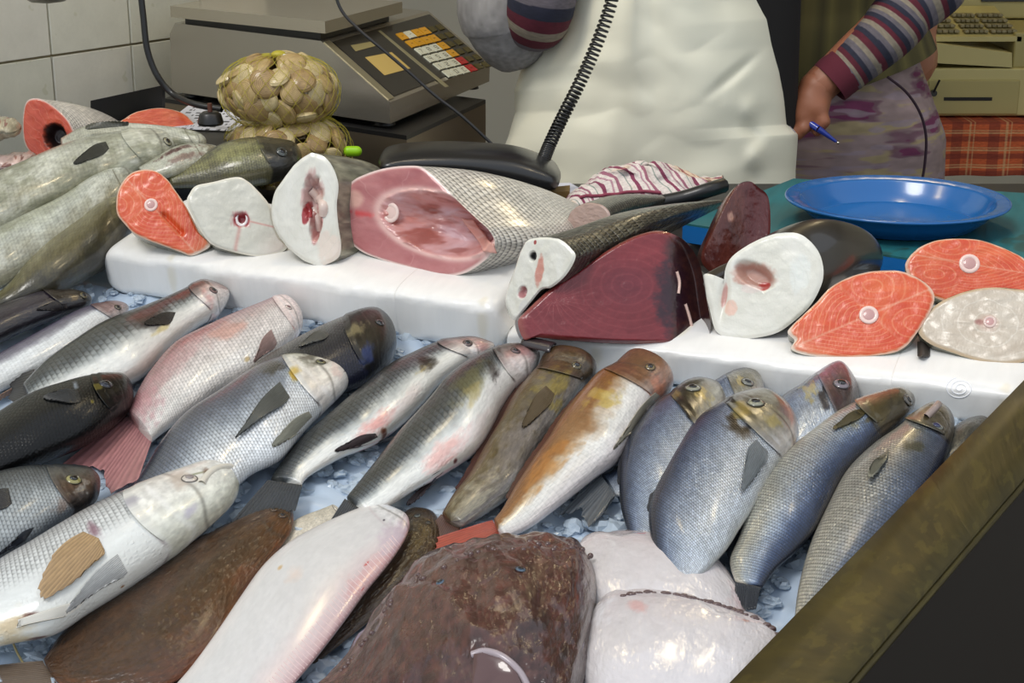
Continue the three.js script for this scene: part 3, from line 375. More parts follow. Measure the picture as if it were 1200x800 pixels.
fish({ name: 'dark_bream', label: 'dark backed bream whose head points at the red tail fin', group: MID,
  st: [[112, 550, 121, 567], [95, 547, 112, 588], [60, 546, 88, 605], [20, 549, 56, 630], [-20, 560, 16, 658], [-60, 580, -28, 682], [-95, 612, -78, 692]], body: { k: .5, h: .012, headCap: .14, disp: gillStep(.3) }, skin: { st: [[0, [28, 30, 32]], [.25, [40, 44, 46]], [.45, [86, 90, 92]], [.65, [160, 166, 168]], [.8, [176, 182, 184]], [1, [100, 106, 112]]], hd: [[0, [26, 26, 28]], [.3, [44, 48, 52]], [.5, [86, 84, 78]], [.7, [84, 64, 50]], [1, [34, 32, 32]]], gu: .32, nu: 60, nv: 30, amt: .3, sd: 141, mouth: [.62, .16, -.2] }, px: [[95, 570, .05, .1, [190, 194, 190], .5, 1], [75, 590, .06, .1, [130, 100, 84], .5]], eyes: [[86, 562, .0085, [150, 142, 88]]], fins: [{ n: 'pectoral_fin', r: [[10, 572], [14, 590]], t: [[-30, 590], [-26, 606]], c: [50, 50, 54] }, { n: 'pelvic_fin', r: [[40, 618], [34, 628]], t: [[2, 648], [-6, 656]], c: [60, 66, 78] }] });

fish({ name: 'white_croaker', label: 'large whitish fish with heavy lips and amber side fin, belly slit open', group: 'big fish along the front of the ice',
  st: [[268, 544, 287, 560], [240, 543, 281, 582], [212, 552, 264, 602], [175, 565, 230, 632], [140, 579, 192, 662], [100, 598, 148, 692], [70, 615, 106, 718], [35, 636, 64, 744], [0, 656, 16, 754], [-40, 682, -28, 764], [-80, 712, -72, 774]], body: { k: .62, h: .012, headCap: .09, disp: (u, v) => gillStep(.34, .03)(u, v) + .035 * Math.exp(-(((v - .66 + .4 * (u - .15)) / .05) ** 2)) * (1 - ss(.3, .4, u)) - .02 * Math.exp(-(((v - .57 + .5 * (u - .15)) / .04) ** 2)) * (1 - ss(.26, .34, u)) },
  skin: { st: [[0, [92, 82, 78]], [.2, [146, 142, 142]], [.45, [206, 208, 208]], [.7, [230, 232, 228]], [1, [222, 220, 210]]], hd: [[0, [166, 154, 146]], [.25, [206, 200, 190]], [.5, [232, 230, 224]], [.8, [228, 228, 214]], [1, [206, 204, 184]]], gu: .36, nu: 74, nv: 34, amt: .3, noise: .03, wob: .05, sv: [0, .6], sd: 151, gillC: [150, 140, 138], mouth: [.66, .24, -.7, [138, 140, 110]] },
  px: [[215, 560, .035, .12, [196, 180, 166], .8], [110, 622, .015, .08, [128, 90, 104], .8], [222, 598, .025, .05, [176, 168, 190], .6], [155, 590, .02, .05, [140, 136, 150], .6], [242, 552, .02, .06, [104, 76, 62], .7], [34, 724, .04, .05, [96, 56, 44], .95, .8], [12, 735, .05, .14, [206, 178, 130], .7], [141, 675, .008, .02, [130, 86, 50], 1]],
  fins: [{ n: 'pectoral_fin', r: [[98, 624], [116, 632], [123, 646]], t: [[37, 680], [40, 700], [51, 711], [84, 694], [112, 668]], c: [216, 178, 128], lift: .004, label: 'amber fan shaped side fin' }, { n: 'pelvic_fin', r: [[138, 650], [150, 672]], t: [[66, 728], [80, 724], [120, 694]], c: [240, 240, 236], lift: .003, label: 'white belly fin' }, { n: 'belly_flap', r: [[100, 704], [88, 722]], t: [[22, 732], [20, 740]], c: [236, 230, 216], m: mat([236, 230, 216], .4, { clearcoat: .5 }), lift: .003 }],
  eyes: [[222, 561, .0085, [206, 196, 184], [150, 140, 136]]], more: (g, m) => { part(g, 'upper_lip', tube([[236, 566], [243, 556], [252, 549], [264, 546], [276, 547]].map(([x, y]) => { const k = hit(m, x, y); return (k ? k.point : onIce(x, y, .05)).clone().addScaledVector(N, -.001); }), .0042, 24, 10), mat([226, 220, 206], .35, { clearcoat: .5 })); part(g, 'gut_thread', tube([onIce(13, 747, .01), onIce(19, 762, .006), onIce(27, 777, .004)], .0012, 10, 6), mat([206, 186, 130], .4)); } });

// flatfish, monkfish and skates
const fringe = (g, st, edge, c, h = .004, out = 7) => {   // frilled fin round one edge of a flatfish
  const f = s => { const q = catmull(st, clamp(s)), a = edge ? [q[2], q[3]] : [q[0], q[1]], b = edge ? [q[0], q[1]] : [q[2], q[3]], L = Math.hypot(a[0] - b[0], a[1] - b[1]) || 1; return [a, [(a[0] - b[0]) / L, (a[1] - b[1]) / L]]; };
  const geo = sheet(150, 5, (u, v) => { const s = lerp(.05, .95, u), [a, d] = f(s), o = out * Math.sin(u * Math.PI) ** .4 * v - 5; return onIce(a[0] + d[0] * o, a[1] + d[1] * o, lerp(h + .012, h, v) + .0012 * Math.cos(u * 300) * v); }, .0012);
  part(g, 'fin_fringe', geo, mat(c, .42, { clearcoat: .4 }));
};
const rayPink = mat([226, 200, 198], .35, { clearcoat: .4 });
const flatDisp = (u, v, top) => top ? .25 * Math.exp(-(((v - .5) / .035) ** 2)) * ss(.1, .3, u) * .25 : 0;
{
  const st = [[338, 590, 346, 602], [318, 591, 341, 624], [275, 611, 313, 662], [235, 631, 287, 697], [190, 657, 264, 740], [150, 681, 237, 772], [112, 706, 202, 800], [82, 734, 152, 814], [62, 756, 104, 814], [50, 774, 66, 800]];
  fish({ name: 'brown_flatfish', label: 'large brown flatfish with orange tinged edge beside the white sole', group: 'big fish along the front of the ice', st, body: { k: .22, h: .002, headCap: .1, thk: s => 1.1 - .5 * s, disp: flatDisp },
    skin: { st: [[0, [70, 56, 46]], [.2, [68, 46, 28]], [.5, [66, 42, 20]], [.8, [76, 46, 20]], [1, [104, 60, 30]]], gu: .12, amt: 0, noise: .2, wob: .5, sd: 161, gillC: [58, 40, 26], marks: [[.5, .85, .25, .18, [90, 52, 26], .5, .9], [.75, .5, .2, .3, [70, 48, 28], .6, .9], [.25, .2, .2, .14, [112, 96, 84], .5, .9], [.3, .8, .05, .1, [112, 60, 40], .4]] }, rough: .3, bump: .0025, mat: { clearcoat: .35 },
    fins: [{ n: 'tail_fin', r: [[50, 774], [66, 800]], t: [[-6, 780], [-8, 795], [0, 808]], h0: .01, h1: .004, c: [120, 98, 76], on: false }], eyes: [[321, 597, .0045, [90, 66, 40]], [331, 604, .0045, [90, 66, 40]]], more: g => { fringe(g, st, 0, [92, 76, 62]); fringe(g, st, 1, [104, 72, 44]); } });
}
{
  const st = [[462, 594, 482, 605], [438, 591, 477, 628], [400, 604, 458, 658], [346, 631, 428, 695], [310, 661, 402, 730], [280, 702, 370, 771], [255, 739, 343, 803], [225, 780, 316, 838], [195, 815, 285, 862], [170, 850, 240, 880]];
  fish({ name: 'pale_flatfish', label: 'edge of a pale flatfish showing under the white sole', group: 'big fish along the front of the ice', st: [[392, 590, 405, 604], [375, 597, 395, 625], [350, 607, 375, 648], [325, 625, 345, 668], [300, 650, 320, 690]], body: { k: .14, h: 0 }, skin: { st: [[0, [196, 186, 164]], [.5, [216, 208, 192]], [1, [206, 198, 180]]], W: 512, H: 208, gu: .05, amt: 0, sd: 165, noise: .14 } });
  fish({ name: 'brown_sole', label: 'dark brown sole with small eyes, half covered by the white sole', group: 'big fish along the front of the ice', st: [[486, 594, 511, 599], [472, 603, 515, 620], [458, 628, 512, 640], [440, 656, 490, 674], [414, 688, 460, 703], [388, 718, 430, 730], [362, 748, 400, 754], [340, 775, 368, 778]], body: { k: .3, h: .001, headCap: .07, disp: flatDisp },
    skin: { st: [[0, [50, 38, 22]], [.5, [56, 42, 24]], [.85, [60, 42, 24]], [1, [86, 60, 34]]], gu: .14, amt: .11, nu: 120, nv: 40, noise: .2, wob: .4, sd: 167, gillC: [52, 40, 24], marks: [[.25, .6, .12, .2, [110, 92, 50], .5, 1]] }, rough: .26, bump: .003, eyes: [[489, 604, .0035, [90, 96, 88]], [502, 612, .003, [70, 60, 40]]] });
  fish({ name: 'white_sole', label: 'sole turned white side up with pink ribbed edge', group: 'big fish along the front of the ice', st, body: { k: .2, h: .016, headCap: .07, thk: s => 1.1 - .4 * s, disp: flatDisp },
    skin: { st: [[0, [206, 178, 174]], [.08, [222, 214, 208]], [.3, [214, 212, 210]], [.6, [216, 213, 211]], [.8, [214, 194, 193]], [.92, [204, 166, 166]], [1, [186, 142, 138]]], gu: .11, amt: 0, noise: .03, wob: .08, sd: 171, gillC: [206, 196, 196], marks: [[.16, .78, .09, .16, [196, 176, 190], .6, .6], [.33, .85, .1, .1, [216, 150, 146], .4, 1], [.07, .35, .03, .14, [200, 206, 220], .5]] }, rough: .28, bump: .0004,
    px: [[328, 665, .01, .02, [196, 160, 110], .8], [450, 609, .006, .012, [70, 60, 70], 1], [430, 660, .012, .016, [196, 80, 76], .9, 1], [425, 690, .008, .01, [190, 70, 70], .9], [345, 673, .03, .05, [226, 204, 190], .6]],
    more: (g, m) => { fringe(g, st, 1, [222, 190, 188], .012, 5); fringe(g, st, 0, [216, 190, 186], .012, 4); for (let i = 0; i < 46; i++) { const s = lerp(.16, .8, i / 45), q = catmull(st, s), a = [lerp(q[2], q[0], .02), lerp(q[3], q[1], .02)], b = [lerp(q[2], q[0], .2) - 1.5, lerp(q[3], q[1], .2) - 4]; const pts = []; for (let k = 0; k < 4; k++) { const hh = hit(m, lerp(a[0], b[0], k / 3), lerp(a[1], b[1], k / 3)); if (hh) pts.push(hh.point.clone().addScaledVector(N, -.0002)); } if (pts.length > 2) part(g, 'fin_ray', tube(pts, .0007, 4, 5), rayPink); } } });
}
const wart = mat([84, 58, 54], .25, { clearcoat: .8 }), wartD = mat([92, 70, 68], .3, { clearcoat: .6 });
{
  const lump = (u, v) => (fbm(u * 9, v * 7, 3) - .5) * .3 + (fbm(u * 26, v * 20, 2) - .5) * .09;
  const st = [[697, 655, 702, 715], [680, 637, 692, 772], [650, 630, 674, 830], [610, 629, 642, 872], [560, 634, 592, 892], [515, 650, 547, 900], [475, 680, 502, 900], [440, 722, 466, 890], [407, 770, 430, 880], [372, 800, 396, 872], [330, 840, 350, 872]];
  fish({ name: 'monkfish', label: 'broad wrinkled brown monkfish with warty glistening skin', group: 'big fish along the front of the ice', st, body: { k: .36, h: .002, headCap: .14, n: 150, m: 80, disp: (u, v, t) => (t ? lump(u, v) : 0) + .1 * Math.exp(-(((v - .42 - .3 * Math.sin(u * 6)) / .05) ** 2)) * ss(.2, .4, u) },
    skin: { st: [[0, [62, 38, 34]], [.3, [86, 54, 47]], [.6, [72, 42, 37]], [1, [60, 36, 31]]], gu: 0, amt: 0, noise: .3, wob: .8, sd: 181, W: 1024, H: 512, marks: [...Array(34)].map((_, i) => [.04 + .9 * TAB[i * 7 + 3], .05 + .8 * TAB[i * 11 + 5], .008 + .05 * TAB[i * 3] * TAB[i], .012 + .05 * TAB[i * 5] * TAB[i], i % 4 ? (i % 3 ? [52, 34, 32] : [120, 86, 76]) : [138, 132, 160], .7, .9]) }, rough: .26, bump: .005, mat: { clearcoat: .55, clearcoatRoughness: .1 },
    more: (g, m) => { const on = (x, y, d = 0) => { const k = hit(m, x, y); return (k ? k.point : onIce(x, y, .05)).clone().addScaledVector(N, d); };
      part(g, 'mouth_edge', tube([[553, 766], [566, 762], [582, 765], [598, 775], [610, 788], [618, 803]].map(([x, y]) => on(x, y, -.0012)), .0036, 30, 10), mat([168, 154, 158], .3, { clearcoat: .6 }), 'whitish mouth edge'); part(g, 'mouth_lining', sheet(10, 10, (u, v) => { const q = sampleLine([[556, 768], [568, 766], [582, 769], [596, 779], [606, 790], [612, 806]], u); return on(lerp(q[0], 552, v * .8), lerp(q[1], 812, v), .0012); }, .001), mat([88, 60, 58], .3, { clearcoat: .7 }), 'pinkish mouth lining');
      reseed(77); for (let i = 0; i < 60; i++) { const s = .04 + .8 * rnd(), q = catmull(st, s), t = .02 + .05 * rnd(), w = on(lerp(q[0], q[2], t), lerp(q[1], q[3], t), -.001), r = .0016 + .002 * rnd(); part(g, 'wart', new THREE.IcosahedronGeometry(r, 1).translate(w.x, w.y, w.z), wart); }
      for (const [x, y] of [[610, 667], [516, 682]]) eyeOn(g, m, x, y, .005, [70, 90, 110]); } });
  const pale = (sd, o) => ({ st: [[0, [196, 184, 186]], [.15, [210, 200, 200]], [.5, [216, 210, 210]], [1, [220, 214, 214]]], gu: 0, amt: 0, noise: .025, wob: .3, sd, ...o });
  const s1 = [[668, 642, 676, 700], [690, 629, 690, 722], [720, 624, 716, 742], [760, 622, 757, 752], [800, 627, 802, 757], [835, 649, 840, 752], [861, 682, 863, 736], [877, 713, 874, 724]], s2 = [[690, 718, 672, 802], [715, 699, 700, 832], [760, 691, 750, 852], [810, 697, 800, 852], [855, 710, 850, 842], [890, 724, 890, 802], [917, 742, 907, 777]];
  const soft = (u, v, t) => t ? (fbm(u * 6 + 4, v * 5, 2) - .5) * .22 + (fbm(u * 16, v * 12, 2) - .5) * .07 : 0;
  fish({ name: 'skate', label: 'smooth whitish skate wing lying behind the dark rimmed one', category: 'skate', group: 'big fish along the front of the ice', st: s1, body: { k: .3, h: .002, headCap: .12, tailCap: .1, disp: soft }, skin: pale(191, { marks: [[.4, .2, .02, .03, [196, 120, 124], .8], [.9, .5, .1, .3, [212, 180, 178], .6], [.5, .05, .4, .06, [176, 160, 160], .5]] }), rough: .2, bump: .0013, mat: { clearcoat: .9, clearcoatRoughness: .08 } });
  fish({ name: 'skate', label: 'whitish skate underside with dark bumpy edge touching the brass rim', category: 'skate', group: 'big fish along the front of the ice', st: s2, body: { k: .3, h: .012, headCap: .12, tailCap: .1, disp: soft }, skin: pale(197, { marks: [[.75, .3, .02, .03, [180, 150, 140], .9], [.3, .35, .05, .05, [226, 170, 164], .6], [.1, .3, .08, .2, [240, 240, 244], .6]] }), rough: .2, bump: .0013, mat: { clearcoat: .9, clearcoatRoughness: .08 },
    more: (g, m) => { reseed(31); for (let i = 0; i < 70; i++) { const s = .22 + .76 * rnd(), q = catmull(s2, s), k = hit(m, q[0], q[1] + 2.5 + rnd()) ?? hit(m, q[0], q[1] + 6); if (!k) continue; const r = .0014 + .0018 * rnd(); part(g, 'edge_bump', new THREE.IcosahedronGeometry(r, 1).scale(1.5, .8, 1).translate(k.point.x, k.point.y, k.point.z), wartD); } } });
}
// ---------- wrapped blocks along the back of the ice ----------
const wrapTex = paint(512, 256, (u, v) => { const n = fbm(u * 14, v * 5, 4), f = fbm(u * 60, v * 20, 2), st = ss(.66, .74, fbm(u * 11 + 5, v * 6 + 3, 3)); const s = 240 + (f - .5) * 6; return [s - st * 6, s - 2 - st * 10, s - 6 - st * 20, .5 + (n - .5) * .8]; }, true);
const wrapMat = new THREE.MeshPhysicalMaterial({ map: wrapTex.map, bumpMap: wrapTex.bump, bumpScale: .004, roughness: .34, clearcoat: .25, clearcoatRoughness: .25, side: THREE.DoubleSide });
const UX = onIce(1000, 450).sub(onIce(300, 360)).normalize(), BACK = new THREE.Vector3().crossVectors(UX, N).normalize(); if (BACK.z > 0) BACK.negate();
function wrappedBlock(label, p0, p1, depth, h, sd) {
  const g = thing('wrapped_block', label, 'block', 'white wrapped blocks carrying the cut fish');
  const A = onIce(...p0), L = onIce(...p1).sub(A), len = L.length(), d = L.clone().normalize(), bk = new THREE.Vector3().crossVectors(d, N).normalize(); if (bk.z > 0) bk.negate();
  const prof = t => { const f = t * Math.PI * 2 + Math.PI * 1.25, c = Math.cos(f), s = Math.sin(f), e = .34; return [(Math.sign(c) * Math.abs(c) ** e) * .5 + .5, (Math.sign(s) * Math.abs(s) ** e) * .5 + .5]; };
  const geo = grid(90, 56, (u, v) => {
    const [a, b] = prof(v), end = Math.min(u, 1 - u) / .05, k = end < 1 ? Math.max(.02, Math.sqrt(1 - (1 - end) ** 3)) : 1;
    const w = (fbm(u * 16 + sd, v * 9, 3) - .5) * .008;
    return A.clone().addScaledVector(d, u * len).addScaledVector(bk, depth * lerp(.5, a, .85 + .15 * k) + (a < .1 ? w : 0)).addScaledVector(N, -.012 + (h + .012) * lerp(.45, b, k) + (b > .9 ? w * .35 : 0));
  }, true);
  const U = geo.attributes.uv; for (let i = 0; i < U.count; i++) U.setXY(i, U.getX(i) * len * 2, U.getY(i) * .8);
  part(g, 'wrapping', geo, wrapMat);
  return { g, A, d, bk, done: () => settle(g, A.clone().addScaledVector(L, .5).addScaledVector(bk, depth / 2)) };
}
const HL = .068, HR = .046;
wrappedBlock('long white plastic wrapped block with rounded end under the salmon and cod pieces', [121, 338], [592, 412], .24, HL, 3).done();
{
  const b = wrappedBlock('low white wrapped block carrying the tuna and the salmon steak', [588, 421], [1222, 502], .22, HR, 11), sp = [];
  for (let i = 0; i <= 60; i++) { const t = i / 60, a = t * 17, r = 2 + 14 * t; const x = 1125 + r * Math.cos(a) * 1.05, y = 455 + r * Math.sin(a) * .8; const k = hit((b.g.children[0].updateMatrixWorld(true), b.g.children[0]), x, y); if (k) sp.push(k.point.clone().addScaledVector(N, .0002)); }
  part(b.g, 'printed_spiral', tube(sp, .0008, 160, 5), mat([250, 250, 252], .4), 'faint printed shell spiral');
  b.done();
}

// ---------- cut fish ----------
function cut(d) {
  const g = thing(d.name, d.label, d.category, d.group), P0 = d.at ?? onIce(...d.anchor, d.h ?? HL);
  const toCam = EYE.clone().sub(P0).setY(0).normalize().applyAxisAngle(V3(0, 1, 0), R(d.yaw ?? 0)), n = toCam.multiplyScalar(Math.cos(R(d.el ?? 25))).add(V3(0, Math.sin(R(d.el ?? 25)), 0));
  const ex = new THREE.Vector3().crossVectors(V3(0, 1, 0), n).normalize(), ey = new THREE.Vector3().crossVectors(n, ex).normalize();
  const loc = (x, y) => { const q = onPlane(x, y, P0, n).sub(P0); return [q.dot(ex), q.dot(ey)]; };
  const M = d.M ?? 132, RN = d.rings ?? 30, raw = [...d.outline, d.outline[0]].map(q => loc(...q)), out = [];
  const closed = t => { const k = raw.length - 1, f = ((t % 1) + 1) % 1 * k, i = Math.floor(f), s = f - i, p = j => raw[((j % k) + k) % k]; return [0, 1].map(c => { const a = p(i - 1)[c], b = p(i)[c], e = p(i + 1)[c], h = p(i + 2)[c]; return .5 * (2 * b + (e - a) * s + (2 * a - 5 * b + 4 * e - h) * s * s + (3 * b - a - 3 * e + h) * s * s * s); }); };
  for (let i = 0; i < M; i++) out.push(closed(i / M));
  let area = 0; out.forEach((p, i) => { const q = out[(i + 1) % M]; area += p[0] * q[1] - q[0] * p[1]; }); if (area < 0) out.reverse();
  const c = d.centre ? loc(...d.centre) : [0, 1].map(k => out.reduce((s, p) => s + p[k], 0) / M);
  const lo = [0, 1].map(k => Math.min(...out.map(p => p[k]))), sz = [0, 1].map(k => Math.max(...out.map(p => p[k])) - lo[k]);
  const toUV = q => [(q[0] - lo[0]) / sz[0], (q[1] - lo[1]) / sz[1]], uvOf = (x, y) => toUV(loc(x, y));
  const ang = out.map(p => Math.atan2(p[1] - c[1], p[0] - c[0]));
  const rad = new Float32Array(720).fill(0); for (let i = 0; i < M; i++) { const p = out[i], q = out[(i + 1) % M]; for (let s = 0; s < 24; s++) { const x = lerp(p[0], q[0], s / 24) - c[0], y = lerp(p[1], q[1], s / 24) - c[1], k = Math.floor((Math.atan2(y, x) / (2 * Math.PI) + 1) * 720) % 720; rad[k] = Math.max(rad[k], Math.hypot(x, y)); } } for (let k = 0; k < 1440; k++) if (!rad[k % 720]) rad[k % 720] = rad[(k + 719) % 720];
  const rr = (u, v) => { const x = lo[0] + u * sz[0] - c[0], y = lo[1] + v * sz[1] - c[1]; return Math.hypot(x, y) / rad[Math.floor((Math.atan2(y, x) / (2 * Math.PI) + 1) * 720) % 720]; };
  const world = (x, y, z) => P0.clone().addScaledVector(ex, x).addScaledVector(ey, y).addScaledVector(n, z);
  const bev = d.bevel ?? .0025, p = [], uv = [], ix = [];
  for (let r = 0; r <= RN; r++) for (let i = 0; i < M; i++) { const f = r / RN, k = Math.sqrt(f) * .3 + f * .7, x = lerp(c[0], out[i][0], k), y = lerp(c[1], out[i][1], k), q = toUV([x, y]); const z = (d.relief ? d.relief(q[0], q[1], k, uvOf) * (1 - ss(.95, 1, k)) : 0) - bev * ss(.9, 1, k) ** 2 + (fbm(q[0] * 12 + 3, q[1] * 12, 2) - .5) * .0016; const w = world(x, y, z); p.push(w.x, w.y, w.z); uv.push(q[0], q[1]); }
  for (let r = 0; r < RN; r++) for (let i = 0; i < M; i++) { const a = r * M + i, b = r * M + (i + 1) % M; ix.push(a, a + M, b, b, a + M, b + M); }
  const G = (p, uv, ix) => { const q = new THREE.BufferGeometry(); q.setAttribute('position', new THREE.Float32BufferAttribute(p, 3)); q.setAttribute('uv', new THREE.Float32BufferAttribute(uv, 2)); q.setIndex(ix); q.computeVertexNormals(); return q; };
  const face = part(g, 'cut_face', G(p, uv, ix), null, d.faceLabel); face.updateMatrixWorld(true);
  const tx = paint(d.W ?? 384, d.H ?? 384, (u, v) => d.paint(u, v, rr(u, v), uvOf), false, 1); tx.bump = fleshBump; face.material = wet(tx, d.bump ?? .0006, d.rough ?? .36, { clearcoat: .5, ...(d.faceMat ?? {}) });
  // the skin runs back from the cut edge
  const Cw = world(c[0], c[1], 0), secs = d.path ? [[Cw, 1], ...d.path.map(([x, y, t, s]) => [atZ(x, y, -Cw.z + t), s])] : [[Cw, 1], [Cw.clone().addScaledVector(n, -(d.thick ?? .03) * .4), 1.0], [Cw.clone().addScaledVector(n, -(d.thick ?? .03) * .85), .99], [Cw.clone().addScaledVector(n, -(d.thick ?? .03)), .93]];
  const J = d.path ? 30 : 6, sp = [], su = [], si = [], cs = secs.map(s => [s[0].x, s[0].y, s[0].z, s[1]]);
  for (let j = 0; j <= J; j++) { const q = d.path ? catmull(cs, j / J) : sampleLine(cs, j / J); for (let i = 0; i < M; i++) { const w = world(out[i][0], out[i][1], -bev).sub(Cw).multiplyScalar(Math.max(.02, q[3])).add(V3(q[0], q[1], q[2])); sp.push(w.x, w.y, w.z); su.push(j / J, i / M); } }
  for (let j = 0; j < J; j++) for (let i = 0; i < M; i++) { const a = j * M + i, b = j * M + (i + 1) % M; si.push(a, a + M, b, b, a + M, b + M); }
  const e = cs[cs.length - 1]; sp.push(e[0], e[1], e[2]); su.push(1, .5); for (let i = 0; i < M; i++) si.push(J * M + i, (J + 1) * M, J * M + (i + 1) % M);
  const su2 = d.skinRepeat ?? [1, 1]; for (let i = 0; i < su.length; i += 2) { su[i] *= su2[0]; su[i + 1] *= su2[1]; }
  part(g, 'skin', G(sp, su, si), d.skin ?? mat([190, 180, 160], .4), d.skinLabel);
  d.more?.(g, face, { uvOf, on: (x, y, dd = .001) => { const k = hit(face, x, y); return (k ? k.point : onPlane(x, y, P0, n)).clone().addScaledVector(n, dd); }, n, ex, ey, Cw });
  settle(g, P0); return g;
}
const silverTex = paint(512, 512, (u, v) => { const a = u * 34, row = Math.floor(a), b = v * 44 + (row & 1) * .5, fb = b - Math.floor(b) - .5, fa = a - row, ed = ss(.55, 1.02, Math.hypot(fa - .08, fb * 1.5)), r = hash(row, Math.floor(b)), dm = ss(.52, .66, fbm(u * 3, v * 3 + 4, 3)); const k = (1 - lerp(.18, .42, dm) * ed) * (.9 + .14 * r); return [224 * k, 218 * k, 208 * k, .5 - ed * .4 + r * .1]; }, true);
const silverDark = paint(512, 512, (u, v) => { const a = u * 34, row = Math.floor(a), b = v * 44 + (row & 1) * .5, fb = b - Math.floor(b) - .5, fa = a - row, ed = ss(.55, 1.02, Math.hypot(fa - .08, fb * 1.5)), r = hash(row + 9, Math.floor(b)); const k = (1 - .55 * ed) * (.55 + .8 * r * r); return [78 * k, 76 * k, 64 * k, .5 - ed * .4 + r * .1]; }, true);
const silver = wet(silverTex, .003, .34), darkScale = wet(silverDark, .003, .3);
const greySkin = paint(256, 256, (u, v) => { const n = fbm(u * 12, v * 30, 3), s = 120 + (n - .5) * 110; return [s, s * .98, s * .84, n]; }, true), greySkinM = wet(greySkin, .001, .36), blackSkin = mat([44, 40, 36], .3, { clearcoat: .5 }), paleSkin = mat([206, 200, 178], .36, { clearcoat: .5 });
const nlines = (x, f, w) => { const q = x * f, d = Math.abs(q - Math.round(q)); return 1 - ss(0, w, d); };
// salmon: four muscle blocks round the backbone, thin fat lines, pale rim
const salmon = (bone, axis, rot = 0) => (u, v, r, uvOf) => {
  const b = uvOf(...bone), a = uvOf(...axis), ax = a[0] - b[0], ay = a[1] - b[1], L = Math.hypot(ax, ay), x0 = u - b[0], y0 = v - b[1], s = (x0 * ax + y0 * ay) / L, t = (-x0 * ay + y0 * ax) / L, w = fbm(u * 5, v * 5, 2) - .5, w2 = fbm(u * 18, v * 18, 2) - .5;
  let c = mixc([206, 68, 26], [220, 98, 48], clamp(.5 + w * 1.6 + w2 * .5));
  const arc = s > 0 ? Math.hypot(s * 1.0 - .04, Math.abs(t) * .55) + Math.abs(t) * .8 : Math.hypot(s + .22, Math.abs(t) - .24) ;
  const ln = nlines(arc + w * .05, s > 0 ? 17 : 13, .16) * (.35 + .4 * fbm(u * 7 + 3, v * 7, 2)); c = mixc(c, [236, 166, 130], ln * (s > 0 ? 1 : .8));
  c = mixc(c, [226, 160, 136], Math.exp(-((t / .012) ** 2)) * .6); c = mixc(c, [220, 140, 112], Math.exp(-(((s + .02) / .012) ** 2)) * .3);
  c = mixc(c, [222, 190, 168], ss(.93, .985, r + w2 * .04) * .9 + ss(.62, 1, s / (1 - b[0] + .2)) * .3);
  return [c[0], c[1], c[2], .5 + ln * .25 + w2 * .4];
};
const boneDisc = (g, k, x, y, r, c = [236, 206, 196], hole = [196, 150, 146]) => { const q = new THREE.Quaternion().setFromUnitVectors(V3(0, 0, 1), k.n), p = k.on(x, y, .0004); const b = part(g, 'backbone', new THREE.TorusGeometry(r, r * .3, 10, 28).scale(1, 1, .6).applyQuaternion(q).translate(p.x, p.y, p.z), mat(c, .4, { clearcoat: .4 })); part(b, 'marrow', new THREE.SphereGeometry(r * .95, 18, 10).scale(1, 1, .22).applyQuaternion(q).translate(p.x, p.y, p.z), mat(hole, .4, { clearcoat: .5 })); };
const SEC = 'cut fish on the white blocks';

cut({ name: 'salmon_steak', label: 'orange salmon steak leaning at the rounded end of the long white block', category: 'fish steak', group: SEC, anchor: [222, 299], el: 30, yaw: -10, thick: .035,
  outline: [[136, 234], [140, 218], [151, 204], [166, 198], [182, 200], [195, 209], [206, 224], [217, 240], [226, 257], [234, 273], [246, 286], [237, 294], [224, 299], [212, 295], [193, 288], [171, 280], [157, 273], [146, 262], [137, 250]], centre: [182, 245], paint: salmon([177, 240], [222, 288]), skin: greySkinM,
  relief: (u, v, r, f) => { const a = f(192, 252), b = f(212, 272); const t = clamp(((u - a[0]) * (b[0] - a[0]) + (v - a[1]) * (b[1] - a[1])) / ((b[0] - a[0]) ** 2 + (b[1] - a[1]) ** 2)); return -.008 * Math.exp(-((Math.hypot(u - lerp(a[0], b[0], t), v - lerp(a[1], b[1], t)) / .03) ** 2)); }, more: (g, f, k) => boneDisc(g, k, 177, 240, .0075) });
